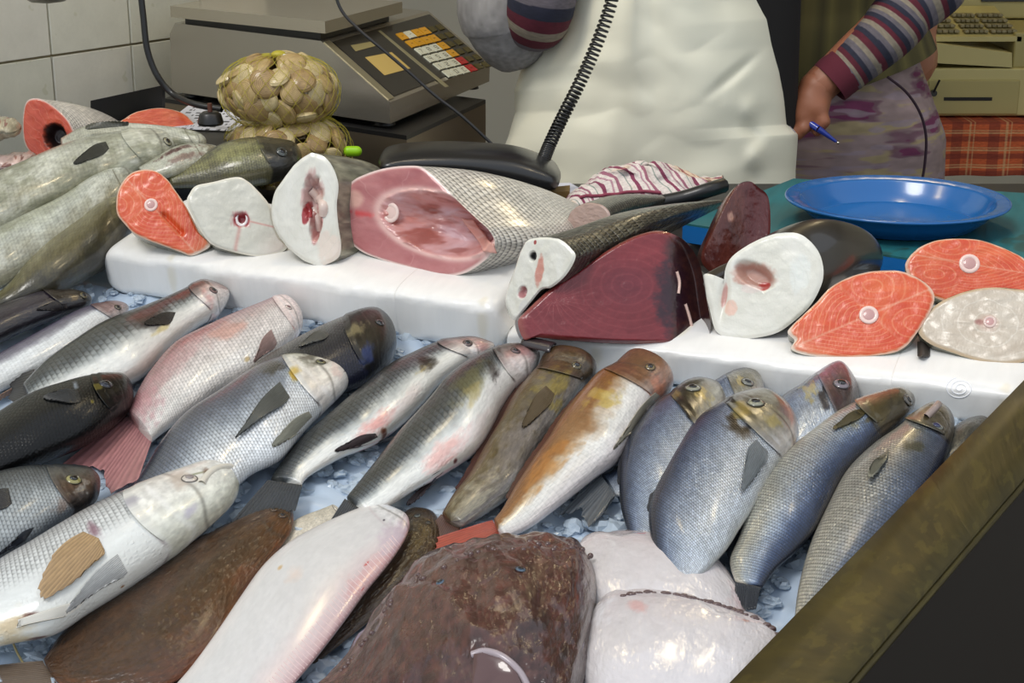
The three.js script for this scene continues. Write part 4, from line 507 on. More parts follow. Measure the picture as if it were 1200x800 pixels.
cut({ name: 'white_fish_steak', label: 'translucent white fish steak with bloody hollow bone beside the salmon steak', category: 'fish steak', group: SEC, anchor: [300, 300], el: 26, yaw: -6, thick: .06, skin: greySkinM,
  outline: [[219, 238], [222, 226], [230, 217], [248, 213], [276, 207], [289, 211], [303, 224], [317, 242], [321, 261], [328, 279], [336, 290], [322, 298], [300, 300], [270, 294], [252, 288], [241, 279], [230, 261]], centre: [277, 255],
  paint: (u, v, r, f) => { const w = fbm(u * 5, v * 5), w2 = fbm(u * 30, v * 9, 2); let c = mixc([196, 194, 180], [216, 214, 202], w + (w2 - .5) * .4); const b = f(283, 257), d = Math.hypot(u - b[0], (v - b[1]) * .9); c = mixc(c, [150, 40, 48], (1 - ss(.05, .12, d + (w2 - .5) * .08)) * .95); const s = f(276, 290); c = mixc(c, [196, 140, 130], Math.exp(-(((u - lerp(b[0], s[0], clamp((b[1] - v) / (b[1] - s[1])))) / .02) ** 2)) * ss(0, .02, b[1] - v) * .6); const ln = Math.exp(-(((v - b[1] + .14 * (u - b[0]) * 2.2) / .012) ** 2)) * ss(0, .1, u - b[0]); c = mixc(c, [196, 120, 112], ln * .6); c = mixc(c, [216, 190, 180], ss(.6, 1, u) * ss(.5, 0, v) * .5); c = mixc(c, [226, 220, 204], ss(.93, .98, r)); return [...c, .5 + (w2 - .5) * .5]; },
  relief: (u, v, r, f) => { const b = f(283, 257); return -.012 * (1 - ss(.03, .08, Math.hypot(u - b[0], (v - b[1]) * .8))); }, more: (g, f, k) => { const q = new THREE.Quaternion().setFromUnitVectors(V3(0, 0, 1), k.n), p = k.on(284, 257, .006); part(g, 'bone_ring', new THREE.TorusGeometry(.0095, .0028, 10, 26).scale(.8, 1.1, 1).applyQuaternion(q).translate(p.x, p.y, p.z), mat([234, 228, 226], .35, { clearcoat: .5 })); } });
const codWhite = (holes, pink) => (u, v, r, f) => { const w = fbm(u * 4, v * 4), w2 = fbm(u * 22, v * 22, 2); let c = mixc([218, 215, 200], [238, 236, 226], w * 1.3 - .1); for (const [x, y, ru, rv, col, al, rag = .6] of [...holes, ...pink]) { const b = f(x, y), d = Math.hypot((u - b[0]) / ru, (v - b[1]) / rv) + (fbm(u * 14 + x, v * 14 + y, 3) - .5) * rag; c = mixc(c, col, al * (1 - ss(.7, 1.05, d))); } const ln = nlines(Math.hypot(u - .5, v - .5) + w * .1, 9, .08); c = mixc(c, [206, 204, 190], ln * .18); return [...c, .5 + (w2 - .5) * .5 - ln * .1]; };
cut({ name: 'cod_section', label: 'thick chunk of white cod with ragged pink hole in its cut face', category: 'fish piece', group: SEC, anchor: [372, 311], el: 14, yaw: -20, skin: greySkinM, skinRepeat: [1, 2], path: [[408, 247, .09, .94], [432, 244, .18, .78], [448, 246, .22, .5]],
  outline: [[317, 245], [321, 226], [330, 212], [345, 192], [360, 181], [367, 179], [380, 184], [390, 197], [396, 217], [394, 240], [396, 265], [399, 285], [397, 300], [386, 308], [372, 311], [355, 305], [342, 295], [334, 287], [325, 275], [319, 260]], centre: [360, 247],
  paint: codWhite([[366, 232, .16, .26, [206, 168, 160], .95], [370, 262, .1, .2, [190, 130, 124], .9], [358, 250, .06, .1, [160, 40, 44], .9], [375, 240, .05, .14, [216, 206, 196], .8]], [[385, 290, .2, .16, [234, 212, 196], .6]]),
  relief: (u, v, r, f) => { let z = 0; for (const [x, y, ru, rv] of [[366, 232, .14, .2], [370, 262, .08, .16]]) { const b = f(x, y); z = Math.min(z, -.02 * (1 - ss(.5, 1.1, Math.hypot((u - b[0]) / ru, (v - b[1]) / rv) + (fbm(u * 14, v * 14) - .5) * .5))); } return z; },
  more: (g, f, k) => { for (const [a, b, r] of [[[362, 222], [372, 236], .006], [[374, 232], [378, 252], .007], [[366, 244], [373, 270], .006], [[358, 238], [362, 256], .004]]) part(g, 'torn_flesh', tube([k.on(a[0], a[1], -.004), k.on((a[0] + b[0]) / 2 + 3, (a[1] + b[1]) / 2, .0), k.on(b[0], b[1], -.004)], r, 14, 10), r > .005 ? mat([222, 200, 188], .36, { clearcoat: .5 }) : mat([160, 50, 52], .3, { clearcoat: .6 })); } });
// the big pink section with an open belly and a scaly tail end
cut({ name: 'pink_fish_section', label: 'big pink cut fish with open belly cavity and silver scaly skin', category: 'fish piece', group: SEC, anchor: [530, 323], el: 12, yaw: -34, skin: silver, skinRepeat: [1.3, 2], rings: 44, M: 170, W: 640, H: 512,
  outline: [[395, 250], [396, 232], [402, 220], [420, 207], [450, 197], [480, 194], [495, 197], [513, 212], [534, 234], [556, 255], [572, 270], [579, 285], [572, 300], [556, 313], [540, 321], [520, 323], [492, 317], [455, 307], [425, 296], [405, 280], [396, 265]], centre: [490, 262], path: [[560, 262, .07, .94], [625, 256, .16, .62], [668, 257, .22, .36], [704, 268, .25, .2]],
  paint: (u, v, r, f) => { const w = fbm(u * 6, v * 6), w2 = fbm(u * 24, v * 24, 3); let c = mixc([170, 98, 100], [198, 136, 134], w * 1.2 - .1 + (w2 - .5) * .4);
    const b = f(458, 250); const d = Math.hypot(u - b[0], v - b[1]); const ln = nlines(Math.atan2(v - b[1], u - b[0]) * .5 + w * .2, 4, .05) * ss(.05, .12, d); c = mixc(c, [226, 188, 184], ln * .22 * ss(.35, .6, fbm(u * 9, v * 9, 2)));
    const band = (y0, x0, x1) => { const p = f(x0, y0), q = f(x1, y0); return Math.exp(-(((v - p[1]) / .03) ** 2)) * ss(p[0] - .03, p[0], u) * (1 - ss(q[0], q[0] + .03, u)); }; c = mixc(c, [206, 70, 72], band(247, 400, 450) * .8 * ss(.4, .6, fbm(u * 20, v * 8)));
    const cv = f(510, 262), dd = Math.hypot((u - cv[0]) / .36, (v - cv[1] + .15 * (u - cv[0])) / .3); const rim = Math.exp(-(((dd - 1.02) / .1) ** 2)); c = mixc(c, [238, 200, 190], rim * .8); if (dd < 1.05) { const k = 1 - ss(.85, 1.02, dd); const q = mixc(mixc([206, 140, 130], [226, 192, 196], fbm(u * 10 + 4, v * 10, 3) * 1.6 - .3), [150, 74, 62], ss(.5, .72, fbm(u * 8, v * 12 + 8, 3)) * .7); c = mixc(c, q, k); }
    const t = f(415, 233); c = mixc(c, [226, 180, 164], (1 - ss(.04, .08, Math.hypot(u - t[0], (v - t[1]) * .7))) * .8); c = mixc(c, [236, 210, 202], ss(.94, .985, r)); return [...c, .5 + (w2 - .5) * .7]; },
  relief: (u, v, r, f) => { const cv = f(512, 262), x = (u - cv[0]) / .36, y = (v - cv[1] + .15 * (u - cv[0])) / .3, d = Math.hypot(x, y); return -(.035 + .05 * ss(-.5, .9, x)) * (1 - ss(.45, 1.02, d)) + (d < 1 ? (fbm(u * 12, v * 12, 3) - .5) * .016 : 0); },
  more: (g, f, k) => { boneDisc(g, k, 458, 249, .011, [240, 214, 204], [232, 200, 190]); part(g, 'belly_flap', sheet(14, 6, (u, v) => { const a = sampleLine([[556, 256], [566, 268], [577, 282], [581, 295]], u); return k.on(lerp(a[0] - 12, a[0] + 3, v), a[1] + 2 * v, .004).addScaledVector(k.n, .004 + .003 * Math.sin(u * 4)); }, .003), mat([222, 164, 150], .4, { clearcoat: .5 })); } });
cut({ name: 'dark_fish_section', label: 'dark scaly fish piece with white cut end resting on the tuna chunk', category: 'fish piece', group: SEC, anchor: [602, 374], el: 12, yaw: -38, skin: darkScale, skinRepeat: [1, 1], path: [[672, 300, .05, .94], [732, 272, .14, .74], [786, 253, .24, .46], [842, 238, .36, .14]],
  outline: [[673, 302], [668, 291], [654, 280], [635, 278], [618, 281], [610, 292], [602, 315], [594, 337], [591, 354], [595, 368], [602, 375], [611, 366], [624, 350], [634, 339], [646, 336], [662, 322]], centre: [632, 312],
  paint: codWhite([[624, 300, .06, .05, [30, 28, 30], .95], [632, 318, .07, .2, [206, 134, 118], .85], [612, 342, .07, .08, [176, 110, 112], .8], [627, 284, .03, .03, [150, 40, 40], .8]], [[615, 360, .1, .1, [206, 206, 206], .4]]), relief: (u, v, r, f) => { let z = 0; for (const [x, y, q] of [[624, 300, .06], [612, 342, .07]]) { const b = f(x, y); z -= .01 * (1 - ss(.4, 1.1, Math.hypot(u - b[0], v - b[1]) / q)); } return z; } });
const tunaPaint = (cx, cy, edge) => (u, v, r, f) => { const b = f(cx, cy), w = fbm(u * 5, v * 5), w2 = fbm(u * 40, v * 20, 3), d = Math.hypot((u - b[0]) * 1.3, v - b[1]); let c = mixc([108, 24, 32], [136, 44, 50], w + (w2 - .5) * .5); c = mixc(c, [96, 28, 44], (1 - ss(.0, .3, d)) * .5); const ln = nlines(d + w * .06, 15, .2); c = mixc(c, [150, 70, 70], ln * .25); const t = f(650, 350); const fan = nlines(Math.atan2(v - t[1], u - t[0]) + w * .3, 4, .06) * Math.exp(-((Math.hypot(u - t[0], v - t[1]) / .16) ** 2)); c = mixc(c, [226, 178, 160], fan * .6); const e = ss(edge, edge + .08, u + (w - .5) * .1); c = mixc(c, mixc([44, 20, 26], [76, 42, 34], fbm(u * 40, v * 30, 3) * 1.4 - .2), e); const pp = f(788, 345), pd = Math.hypot((u - pp[0]) / .1, (v - pp[1]) / .34) + (fbm(u * 30, v * 30, 3) - .5) * .9; if (cx < 800) c = mixc(c, [38, 14, 30], (1 - ss(.4, 1.2, pd)) * .85); c = mixc(c, [150, 90, 72], ss(.92, .98, r) * (1 - e) * .6); return [...c, .5 + (w2 - .5) * .6 + ln * .1]; };
cut({ name: 'tuna_chunk', label: 'large wedge of dark red tuna with blackish end', category: 'fish piece', group: SEC, anchor: [720, 402], h: HR, el: 24, yaw: 4, rough: .3, bump: .001, W: 512, H: 384, skin: mat([74, 40, 34], .3, { clearcoat: .5 }), path: [[730, 345, .05, 1], [745, 335, .12, .9], [752, 333, .15, .7]],
  outline: [[607, 377], [616, 365], [646, 337], [671, 321], [698, 302], [726, 285], [750, 274], [772, 270], [794, 276], [811, 291], [822, 315], [828, 348], [833, 379], [829, 398], [814, 403], [772, 403], [717, 402], [662, 398], [629, 395], [614, 397]], centre: [735, 345], paint: tunaPaint(735, 335, .76), relief: (u, v, r) => -.05 * ss(.74, 1.05, u) + .008 * Math.sin(u * 3),
  more: (g, f, k) => { for (const s of [[[793, 318], [796, 330], [795, 344]], [[803, 356], [808, 372], [813, 395]]]) part(g, 'sinew', tube(s.map(([x, y]) => k.on(x, y, .0002)), .0022, 10, 8), mat([226, 190, 176], .4, { clearcoat: .4 })); part(g, 'curled_skin', sheet(10, 8, (u, v) => onIce(lerp(614, 648, u), 400 + 8 * u, HR + .004).addScaledVector(N, .006 * Math.sin(v * 3.2)).addScaledVector(BACK, -.012 * Math.cos(v * 3.2)), .002), mat([46, 38, 40], .3, { clearcoat: .5 })); } });
cut({ name: 'tuna_piece', label: 'upright brown red tuna piece standing behind the white steak', category: 'fish piece', group: SEC, anchor: [852, 322], h: HR + .01, el: 20, yaw: 10, rough: .3, bump: .0012, thick: .05, skin: mat([84, 44, 38], .3, { clearcoat: .5 }),
  outline: [[822, 300], [836, 264], [850, 236], [864, 217], [878, 212], [889, 219], [901, 232], [903, 271], [896, 290], [872, 310], [850, 325], [832, 318]], centre: [866, 268], paint: (u, v, r) => { const w = fbm(u * 5 + 3, v * 5), w2 = fbm(u * 30, v * 10, 3); let c = mixc([76, 30, 26], [116, 60, 46], w * .9 + (w2 - .5) * .6); const d = Math.hypot(u - .42, v - .62); c = mixc(c, [206, 160, 140], (1 - ss(.03, .07, d + (w2 - .5) * .05)) * .8); c = mixc(c, [96, 28, 34], ss(.5, .8, u) * .5); return [...c, .5 + (w2 - .5) * .7]; }, relief: (u, v) => .012 * Math.sin(u * 6) * Math.sin(v * 3) });
cut({ name: 'monkfish_tail_steak', label: 'round white fish piece with hollow centre and black skin between tuna and salmon', category: 'fish piece', group: SEC, anchor: [865, 396], h: HR, el: 22, yaw: -14, skin: blackSkin, path: [[935, 325, .05, .96], [985, 318, .13, .72], [1012, 318, .17, .3]],
  outline: [[823, 324], [836, 322], [846, 332], [850, 312], [860, 298], [881, 284], [909, 273], [934, 273], [951, 284], [962, 302], [964, 327], [951, 355], [930, 376], [909, 390], [881, 396], [857, 395], [839, 388], [831, 362]], centre: [895, 345],
  paint: codWhite([[884, 322, .2, .13, [196, 152, 136], .95], [893, 334, .06, .05, [176, 60, 56], .9], [880, 338, .1, .05, [232, 216, 206], .8]], [[856, 362, .06, .08, [240, 196, 176], .8], [848, 345, .03, .12, [206, 150, 140], .8], [938, 320, .1, .2, [232, 234, 226], .8]]), relief: (u, v, r, f) => { const b = f(884, 322), x = u - b[0], y = v - b[1], a = -.45; const d = Math.hypot((x * Math.cos(a) + y * Math.sin(a)) / .2, (-x * Math.sin(a) + y * Math.cos(a)) / .1); const c = f(848, 346); return -.02 * (1 - ss(.5, 1.05, d)) - .01 * Math.exp(-(((u - c[0]) / .03) ** 2)) * Math.exp(-(((v - c[1]) / .15) ** 2)); } });
cut({ name: 'salmon_steak', label: 'pointed orange salmon steak in front, next to the black skinned white piece', category: 'fish steak', group: SEC, anchor: [990, 418], h: HR, el: 36, yaw: 0, thick: .03, W: 448, H: 384, skin: greySkinM,
  outline: [[923, 389], [930, 379], [955, 355], [976, 334], [1004, 321], [1032, 316], [1060, 318], [1084, 330], [1095, 345], [1090, 365], [1074, 390], [1060, 406], [1039, 414], [990, 418], [948, 416], [927, 408], [931, 398]], centre: [1015, 370], paint: salmon([1018, 369], [940, 402]), more: (g, f, k) => boneDisc(g, k, 1018, 369, .009) });
cut({ name: 'salmon_steak', label: 'bright salmon steak standing behind the pale steak, beside the cutting board', category: 'fish steak', group: SEC, anchor: [1118, 356], h: HR + .006, el: 34, yaw: 4, thick: .03, W: 448, H: 384, skin: greySkinM,
  outline: [[1061, 312], [1066, 300], [1078, 289], [1098, 281], [1123, 279], [1151, 281], [1179, 291], [1200, 302], [1213, 318], [1214, 334], [1200, 346], [1160, 352], [1118, 354], [1090, 345], [1070, 332]], centre: [1137, 315], paint: salmon([1136, 309], [1190, 318]), more: (g, f, k) => boneDisc(g, k, 1136, 309, .010) });
cut({ name: 'white_fish_steak', label: 'pale translucent steak with small ringed bone in front of the bright salmon steak', category: 'fish steak', group: SEC, anchor: [1179, 426], h: HR, el: 38, yaw: 0, thick: .03, W: 448, H: 384, skin: greySkinM,
  outline: [[1076, 388], [1081, 371], [1102, 353], [1130, 341], [1158, 336], [1186, 337], [1214, 343], [1235, 362], [1242, 386], [1231, 411], [1207, 421], [1179, 426], [1147, 422], [1116, 412], [1090, 402]], centre: [1158, 380], paint: (u, v, r, f) => { const w = fbm(u * 5, v * 5), w2 = fbm(u * 30, v * 9, 2), b = f(1158, 378), d = Math.hypot(u - b[0], (v - b[1]) * .7); let c = mixc([184, 168, 148], [206, 196, 180], w + (w2 - .5) * .3); const ln = nlines(d + w * .08, 8, .07); c = mixc(c, [222, 214, 200], ln * .5); c = mixc(c, [128, 60, 52], (1 - ss(.015, .05, Math.hypot(u - b[0] + .06, v - b[1]))) * .8); c = mixc(c, [196, 156, 140], (1 - ss(.04, .1, d)) * .5); c = mixc(c, [196, 172, 140], ss(.9, .97, r)); return [...c, .5 + (w2 - .5) * .4]; }, more: (g, f, k) => { boneDisc(g, k, 1160, 377, .006, [216, 190, 180]); part(g, 'skin_scrap', sheet(6, 6, (u, v) => onIce(lerp(1075, 1090, v), lerp(400, 417, u), HR + .004 + .004 * Math.sin(v * 4)), .002), mat([56, 50, 46], .4)); } });
cut({ name: 'scaly_tail_piece', label: 'grey scaly tail piece between the pink section and the striped cloth', category: 'fish piece', group: SEC, anchor: [690, 268], h: HL, el: 10, yaw: -40, skin: darkScale, path: [[715, 246, .08, .9], [745, 240, .14, .7], [772, 234, .2, .3]], outline: [[664, 262], [668, 248], [684, 238], [704, 240], [714, 252], [708, 268], [690, 274], [672, 272]], paint: (u, v) => [176, 150, 140, fbm(u * 9, v * 9)] });
// ---------- heap of whole fish at the left end ----------
const PILE = 'heap of big fish at the left end';
const cod = (sd, o = {}) => ({ st: [[0, [92, 92, 70]], [.25, [138, 140, 118]], [.5, [190, 192, 178]], [.8, [186, 186, 170]], [1, [160, 156, 132]]], gu: .16, nu: 60, nv: 26, amt: .1, noise: .14, wob: .4, sd, W: 512, H: 208, gillC: [96, 92, 76], ...o });
const mottle = sd => [...Array(14)].map((_, i) => [.1 + .85 * TAB[sd + i * 3], TAB[sd + i * 5 + 1], .05 + .08 * TAB[sd + i], .04 + .1 * TAB[sd + i + 40], i % 3 ? [118, 120, 98] : [222, 224, 214], .5, 1]);
fish({ name: 'cod', label: 'silvery cod lying at the back of the heap, in front of the tiled wall', group: PILE, st: [[238, 158, 246, 172], [215, 151, 226, 178], [175, 146, 186, 176], [130, 144, 142, 176], [97, 149, 106, 182], [68, 164, 80, 192]], body: { k: .7, h: .08, headCap: .1 }, skin: cod(201, { marks: mottle(11) }), fins: [{ n: 'dorsal_fin', r: [[150, 147], [104, 152]], t: [[146, 141], [98, 143]], h0: .13, h1: .14, c: [96, 96, 84], on: false }] });
fish({ name: 'cod', label: 'large pale cod with dark side fin, topmost in the heap', group: PILE, st: [[206, 158, 216, 178], [187, 154, 204, 197], [150, 154, 170, 212], [100, 163, 128, 226], [62, 175, 90, 242], [25, 191, 48, 257], [-15, 208, 2, 278], [-60, 232, -46, 292]], body: { k: .66, h: .05, headCap: .1, disp: gillStep(.26) }, skin: cod(211, { gu: .26, marks: mottle(77) }),
  fins: [{ n: 'pectoral_fin', r: [[124, 166], [128, 174]], t: [[82, 190], [90, 197]], c: [70, 72, 66], label: 'dark side fin' }, { n: 'anal_fin', r: [[92, 224], [0, 258]], t: [[80, 226], [-4, 262]], h0: .09, h1: .085, c: [196, 174, 120], on: false }], eyes: [[196, 166, .008, [150, 146, 120]]] });
fish({ name: 'cod', label: 'grey green cod under the topmost one, behind the salmon steak', group: PILE, st: [[158, 188, 174, 220], [130, 198, 156, 246], [107, 208, 136, 264], [70, 232, 100, 288], [25, 254, 54, 314], [-10, 272, 14, 334], [-50, 300, -32, 348]], body: { k: .66, h: .03, headCap: .1 }, skin: cod(221, { st: [[0, [116, 120, 96]], [.3, [158, 162, 142]], [.6, [190, 194, 184]], [1, [150, 146, 124]]], marks: mottle(140) }), fins: [{ n: 'anal_fin', r: [[76, 272], [0, 298]], t: [[66, 276], [-4, 304]], h0: .06, h1: .055, c: [170, 150, 112], on: false }, { n: 'pelvic_fin', r: [[52, 288], [40, 300]], t: [[2, 318], [4, 330]], h0: .06, h1: .05, c: [72, 66, 60], on: false }] });
fish({ name: 'cod', label: 'olive backed cod with bright silver stripe beside the white block end', group: PILE, st: [[166, 272, 156, 226], [132, 310, 126, 234], [104, 327, 94, 256], [66, 347, 60, 280], [32, 357, 32, 304], [4, 361, 6, 336], [-22, 370, -18, 352]], body: { k: .6, h: .012, headCap: .1 }, skin: cod(231, { st: [[0, [52, 48, 36]], [.3, [92, 86, 58]], [.55, [120, 116, 86]], [.75, [196, 200, 196]], [1, [214, 216, 210]]], gu: .1, marks: [] }) });
fish({ name: 'dark_cod', label: 'dark headed fish in the heap, head beneath the clam bag', group: PILE, st: [[348, 170, 358, 190], [330, 165, 348, 205], [300, 162, 318, 216], [265, 167, 282, 220], [228, 184, 242, 220], [190, 200, 202, 220]], body: { k: .7, h: .05, headCap: .14 }, skin: cod(241, { st: [[0, [50, 50, 40]], [.4, [78, 78, 58]], [.7, [124, 122, 84]], [1, [92, 88, 66]]], hd: [[0, [44, 44, 38]], [.5, [58, 56, 46]], [1, [36, 34, 30]]], gu: .36, amt: .3, plain: 1, marks: [[.6, .6, .15, .2, [150, 150, 96], .5, 1]] }), eyes: [[330, 178, .009, [70, 76, 74]]], rough: .3 });
fish({ name: 'split_cod', label: 'cod head piece with dark red gill slit lying across the heap', group: PILE, st: [[262, 173, 270, 184], [236, 169, 250, 194], [205, 172, 222, 204], [180, 185, 196, 208], [160, 197, 170, 210]], body: { k: .6, h: .075, headCap: .2 }, skin: cod(251, { gu: .3, marks: [[.55, .5, .2, .08, [66, 26, 28], .95, .6], [.2, .5, .1, .3, [104, 96, 78], .7, .8], [.5, .75, .2, .1, [120, 92, 84], .7]] }) });
cut({ name: 'salmon_head_piece', label: 'orange salmon piece with dark cavity by the tiled wall', category: 'fish piece', group: 'salmon pieces behind the heap', at: atZ(56, 190, 2.72), el: 10, yaw: -24, skin: wet(silverTex, .001, .36), path: [[95, 152, .05, .9], [130, 152, .12, .6], [150, 156, .16, .3]],
  outline: [[26, 152], [29, 122], [41, 115], [57, 121], [75, 136], [85, 152], [87, 172], [70, 186], [50, 186], [32, 175]], centre: [56, 150], paint: (u, v, r, f) => { const w = fbm(u * 6, v * 6), b = f(64, 160), d = Math.hypot((u - b[0]) / .24, (v - b[1]) / .24) + (fbm(u * 12, v * 12) - .5) * .5; let c = mixc([196, 70, 46], [220, 100, 70], w); c = mixc(c, [236, 160, 130], nlines(u + v + w * .2, 6, .08) * .4); c = mixc(c, [40, 22, 20], 1 - ss(.7, 1.05, d)); c = mixc(c, [220, 190, 180], ss(.92, .98, r)); return [...c, w]; }, relief: (u, v, r, f) => { const b = f(64, 160); return -.025 * (1 - ss(.4, 1, Math.hypot((u - b[0]) / .24, (v - b[1]) / .24))); } });
cut({ name: 'salmon_slice', label: 'salmon slice lying behind the cod heap before the scale', category: 'fish steak', group: 'salmon pieces behind the heap', at: atZ(190, 172, 2.8), el: 30, yaw: 0, thick: .03, skin: greySkinM, outline: [[140, 146], [148, 137], [162, 130], [190, 126], [214, 132], [229, 146], [236, 158], [228, 168], [190, 172], [156, 166]], centre: [190, 148], paint: salmon([186, 160], [225, 150]) });
for (const [pts, label, c] of [[[[-14, 160, 22, 15], [4, 150, 20, 13], [22, 152, 12, 9]], 'pale fish head piece at the edge of the tiled wall', [186, 176, 150]], [[[-8, 194, 26, 12], [22, 190, 24, 11], [40, 186, 12, 8]], 'pinkish piece of fish below the pale head piece', [214, 186, 176]]]) {
  const g = thing('fish_scrap', label, 'fish piece', 'salmon pieces behind the heap'), q = pts.map(([x, y, rx, ry]) => [atZ(x, y, 2.62), rx, ry]), geo = grid(30, 22, (u, v) => { const k = catmull(q.map(([p, a, b]) => [p.x, p.y, p.z, a, b]), u), e = Math.sqrt(Math.max(.0004, 1 - (2 * u - 1) ** 6)), f = v * 2 * Math.PI, m = 1 + (fbm(u * 8, Math.cos(f) * 3 + 5) - .5) * .5; return V3(k[0], k[1] + Math.sin(f) * k[4] * .00138 * e * m, k[2] + Math.cos(f) * .03 * e * m); }, true);
  part(g, 'flesh', geo, wet(paint(128, 128, (u, v) => { const n = fbm(u * 9, v * 9), d = ss(.6, .7, fbm(u * 6 + 9, v * 6)); return [lerp(c[0], 140, d) * (.8 + n * .4), lerp(c[1], 96, d) * (.8 + n * .4), lerp(c[2], 84, d) * (.8 + n * .4), n]; }, true), .003, .34)); settle(g, q[1][0].clone().setY(1.0));
}

// ---------- back table, cutting board, bowl ----------
const TY = 1.0, steel = mat([150, 146, 138], .32, { metalness: .85 }), black = mat([26, 26, 27], .4, { clearcoat: .2 });
const boxAt = (x0, x1, y0, y1, z0, z1, r = .004) => box(x1 - x0, y1 - y0, z1 - z0, r).translate((x0 + x1) / 2, (y0 + y1) / 2, (z0 + z1) / 2);
{
  const g = thing('back_table', 'dark work table behind the ice carrying scale and cutting board', 'table');
  const dk2 = mat([52, 50, 48], .5, { metalness: .3 });
  part(g, 'table_top', merge([boxAt(-.5, -.1, TY - .03, TY, -3.25, -2.6), boxAt(-.66, -.5, TY - .03, TY, -3.1, -2.88), boxAt(-.1, 1.2, TY - .03, TY, -2.84, -2.4)]), dk2);
  for (const [x, z] of [[-.6, -3.0], [-.2, -3.18], [-.2, -2.66], [1.12, -2.78], [1.12, -2.46], [.1, -2.78]]) part(g, 'leg', boxAt(x - .025, x + .025, 0, TY - .03, z - .025, z + .025), dk2);
  settle(g, V3(.1, 0, -2.6));
}
{
  const g = thing('cutting_board', 'worn teal cutting board with bright blue edge', 'cutting board'), y = 1.03;
  const q = [[800, 261], [1063, 302], [1290, 337], [1400, 240], [1200, 226], [930, 209]].map(([a, b]) => onY(a, b, y));
  const t = paint(384, 384, (u, v) => { const n = fbm(u * 9, v * 9, 4), s = fbm(u * 70, v * 12, 2), k = 1 + (n - .5) * .3 + (s - .5) * .2, d = ss(.68, .74, fbm(u * 16 + 3, v * 16, 3)) * .5; return [lerp(30, 46, d) * k, lerp(98, 60, d) * k, lerp(104, 50, d) * k, s]; }, true);
  part(g, 'board_top', slab(q.map(p => p.clone()), .003, V3(0, -1, 0)), mat([255, 255, 255], .55, { map: t.map, bumpMap: t.bump, bumpScale: .001 }), 'scuffed teal cutting surface');
  part(g, 'board_core', slab(q.map(p => p.clone().setY(y - .0032)), .0265, V3(0, -1, 0)), mat([18, 104, 176], .35), 'bright blue edge');
  settle(g, onY(1050, 260, 1.0));
}
{
  const g = thing('plastic_bowl', 'shallow bright blue plastic bowl on the cutting board', 'bowl'), m = mat([24, 98, 166], .22, { clearcoat: .5, clearcoatRoughness: .1 });
  const pr = [[0, .004], [.1, .004], [.112, .0], [.12, .004], [.135, .026], [.143, .043], [.147, .047], [.163, .05], [.1665, .048], [.1665, .046], [.163, .0465], [.148, .0435], [.139, .025], [.124, .008], [.118, .0075], [0, .0075]].reverse();
  const geo = new THREE.LatheGeometry(pr.map(([a, b]) => new THREE.Vector2(Math.max(a, .0001), b)), 96); const P = geo.attributes.position; for (let i = 0; i < P.count; i++) { const r = Math.hypot(P.getX(i), P.getZ(i)); if (r > .155) P.setY(i, P.getY(i) + .0005 * Math.cos(Math.atan2(P.getZ(i), P.getX(i)) * 30)); } geo.computeVertexNormals();
  const c = onY(1051, 232, 1.069); g.position.set(c.x, 1.0302, c.z); part(g, 'shell', geo.scale(1, .8, 1), m);
  part(g, 'rim_bead', new THREE.TorusGeometry(.1655, .0022, 10, 96).rotateX(Math.PI / 2).translate(0, .038, 0), m);
}
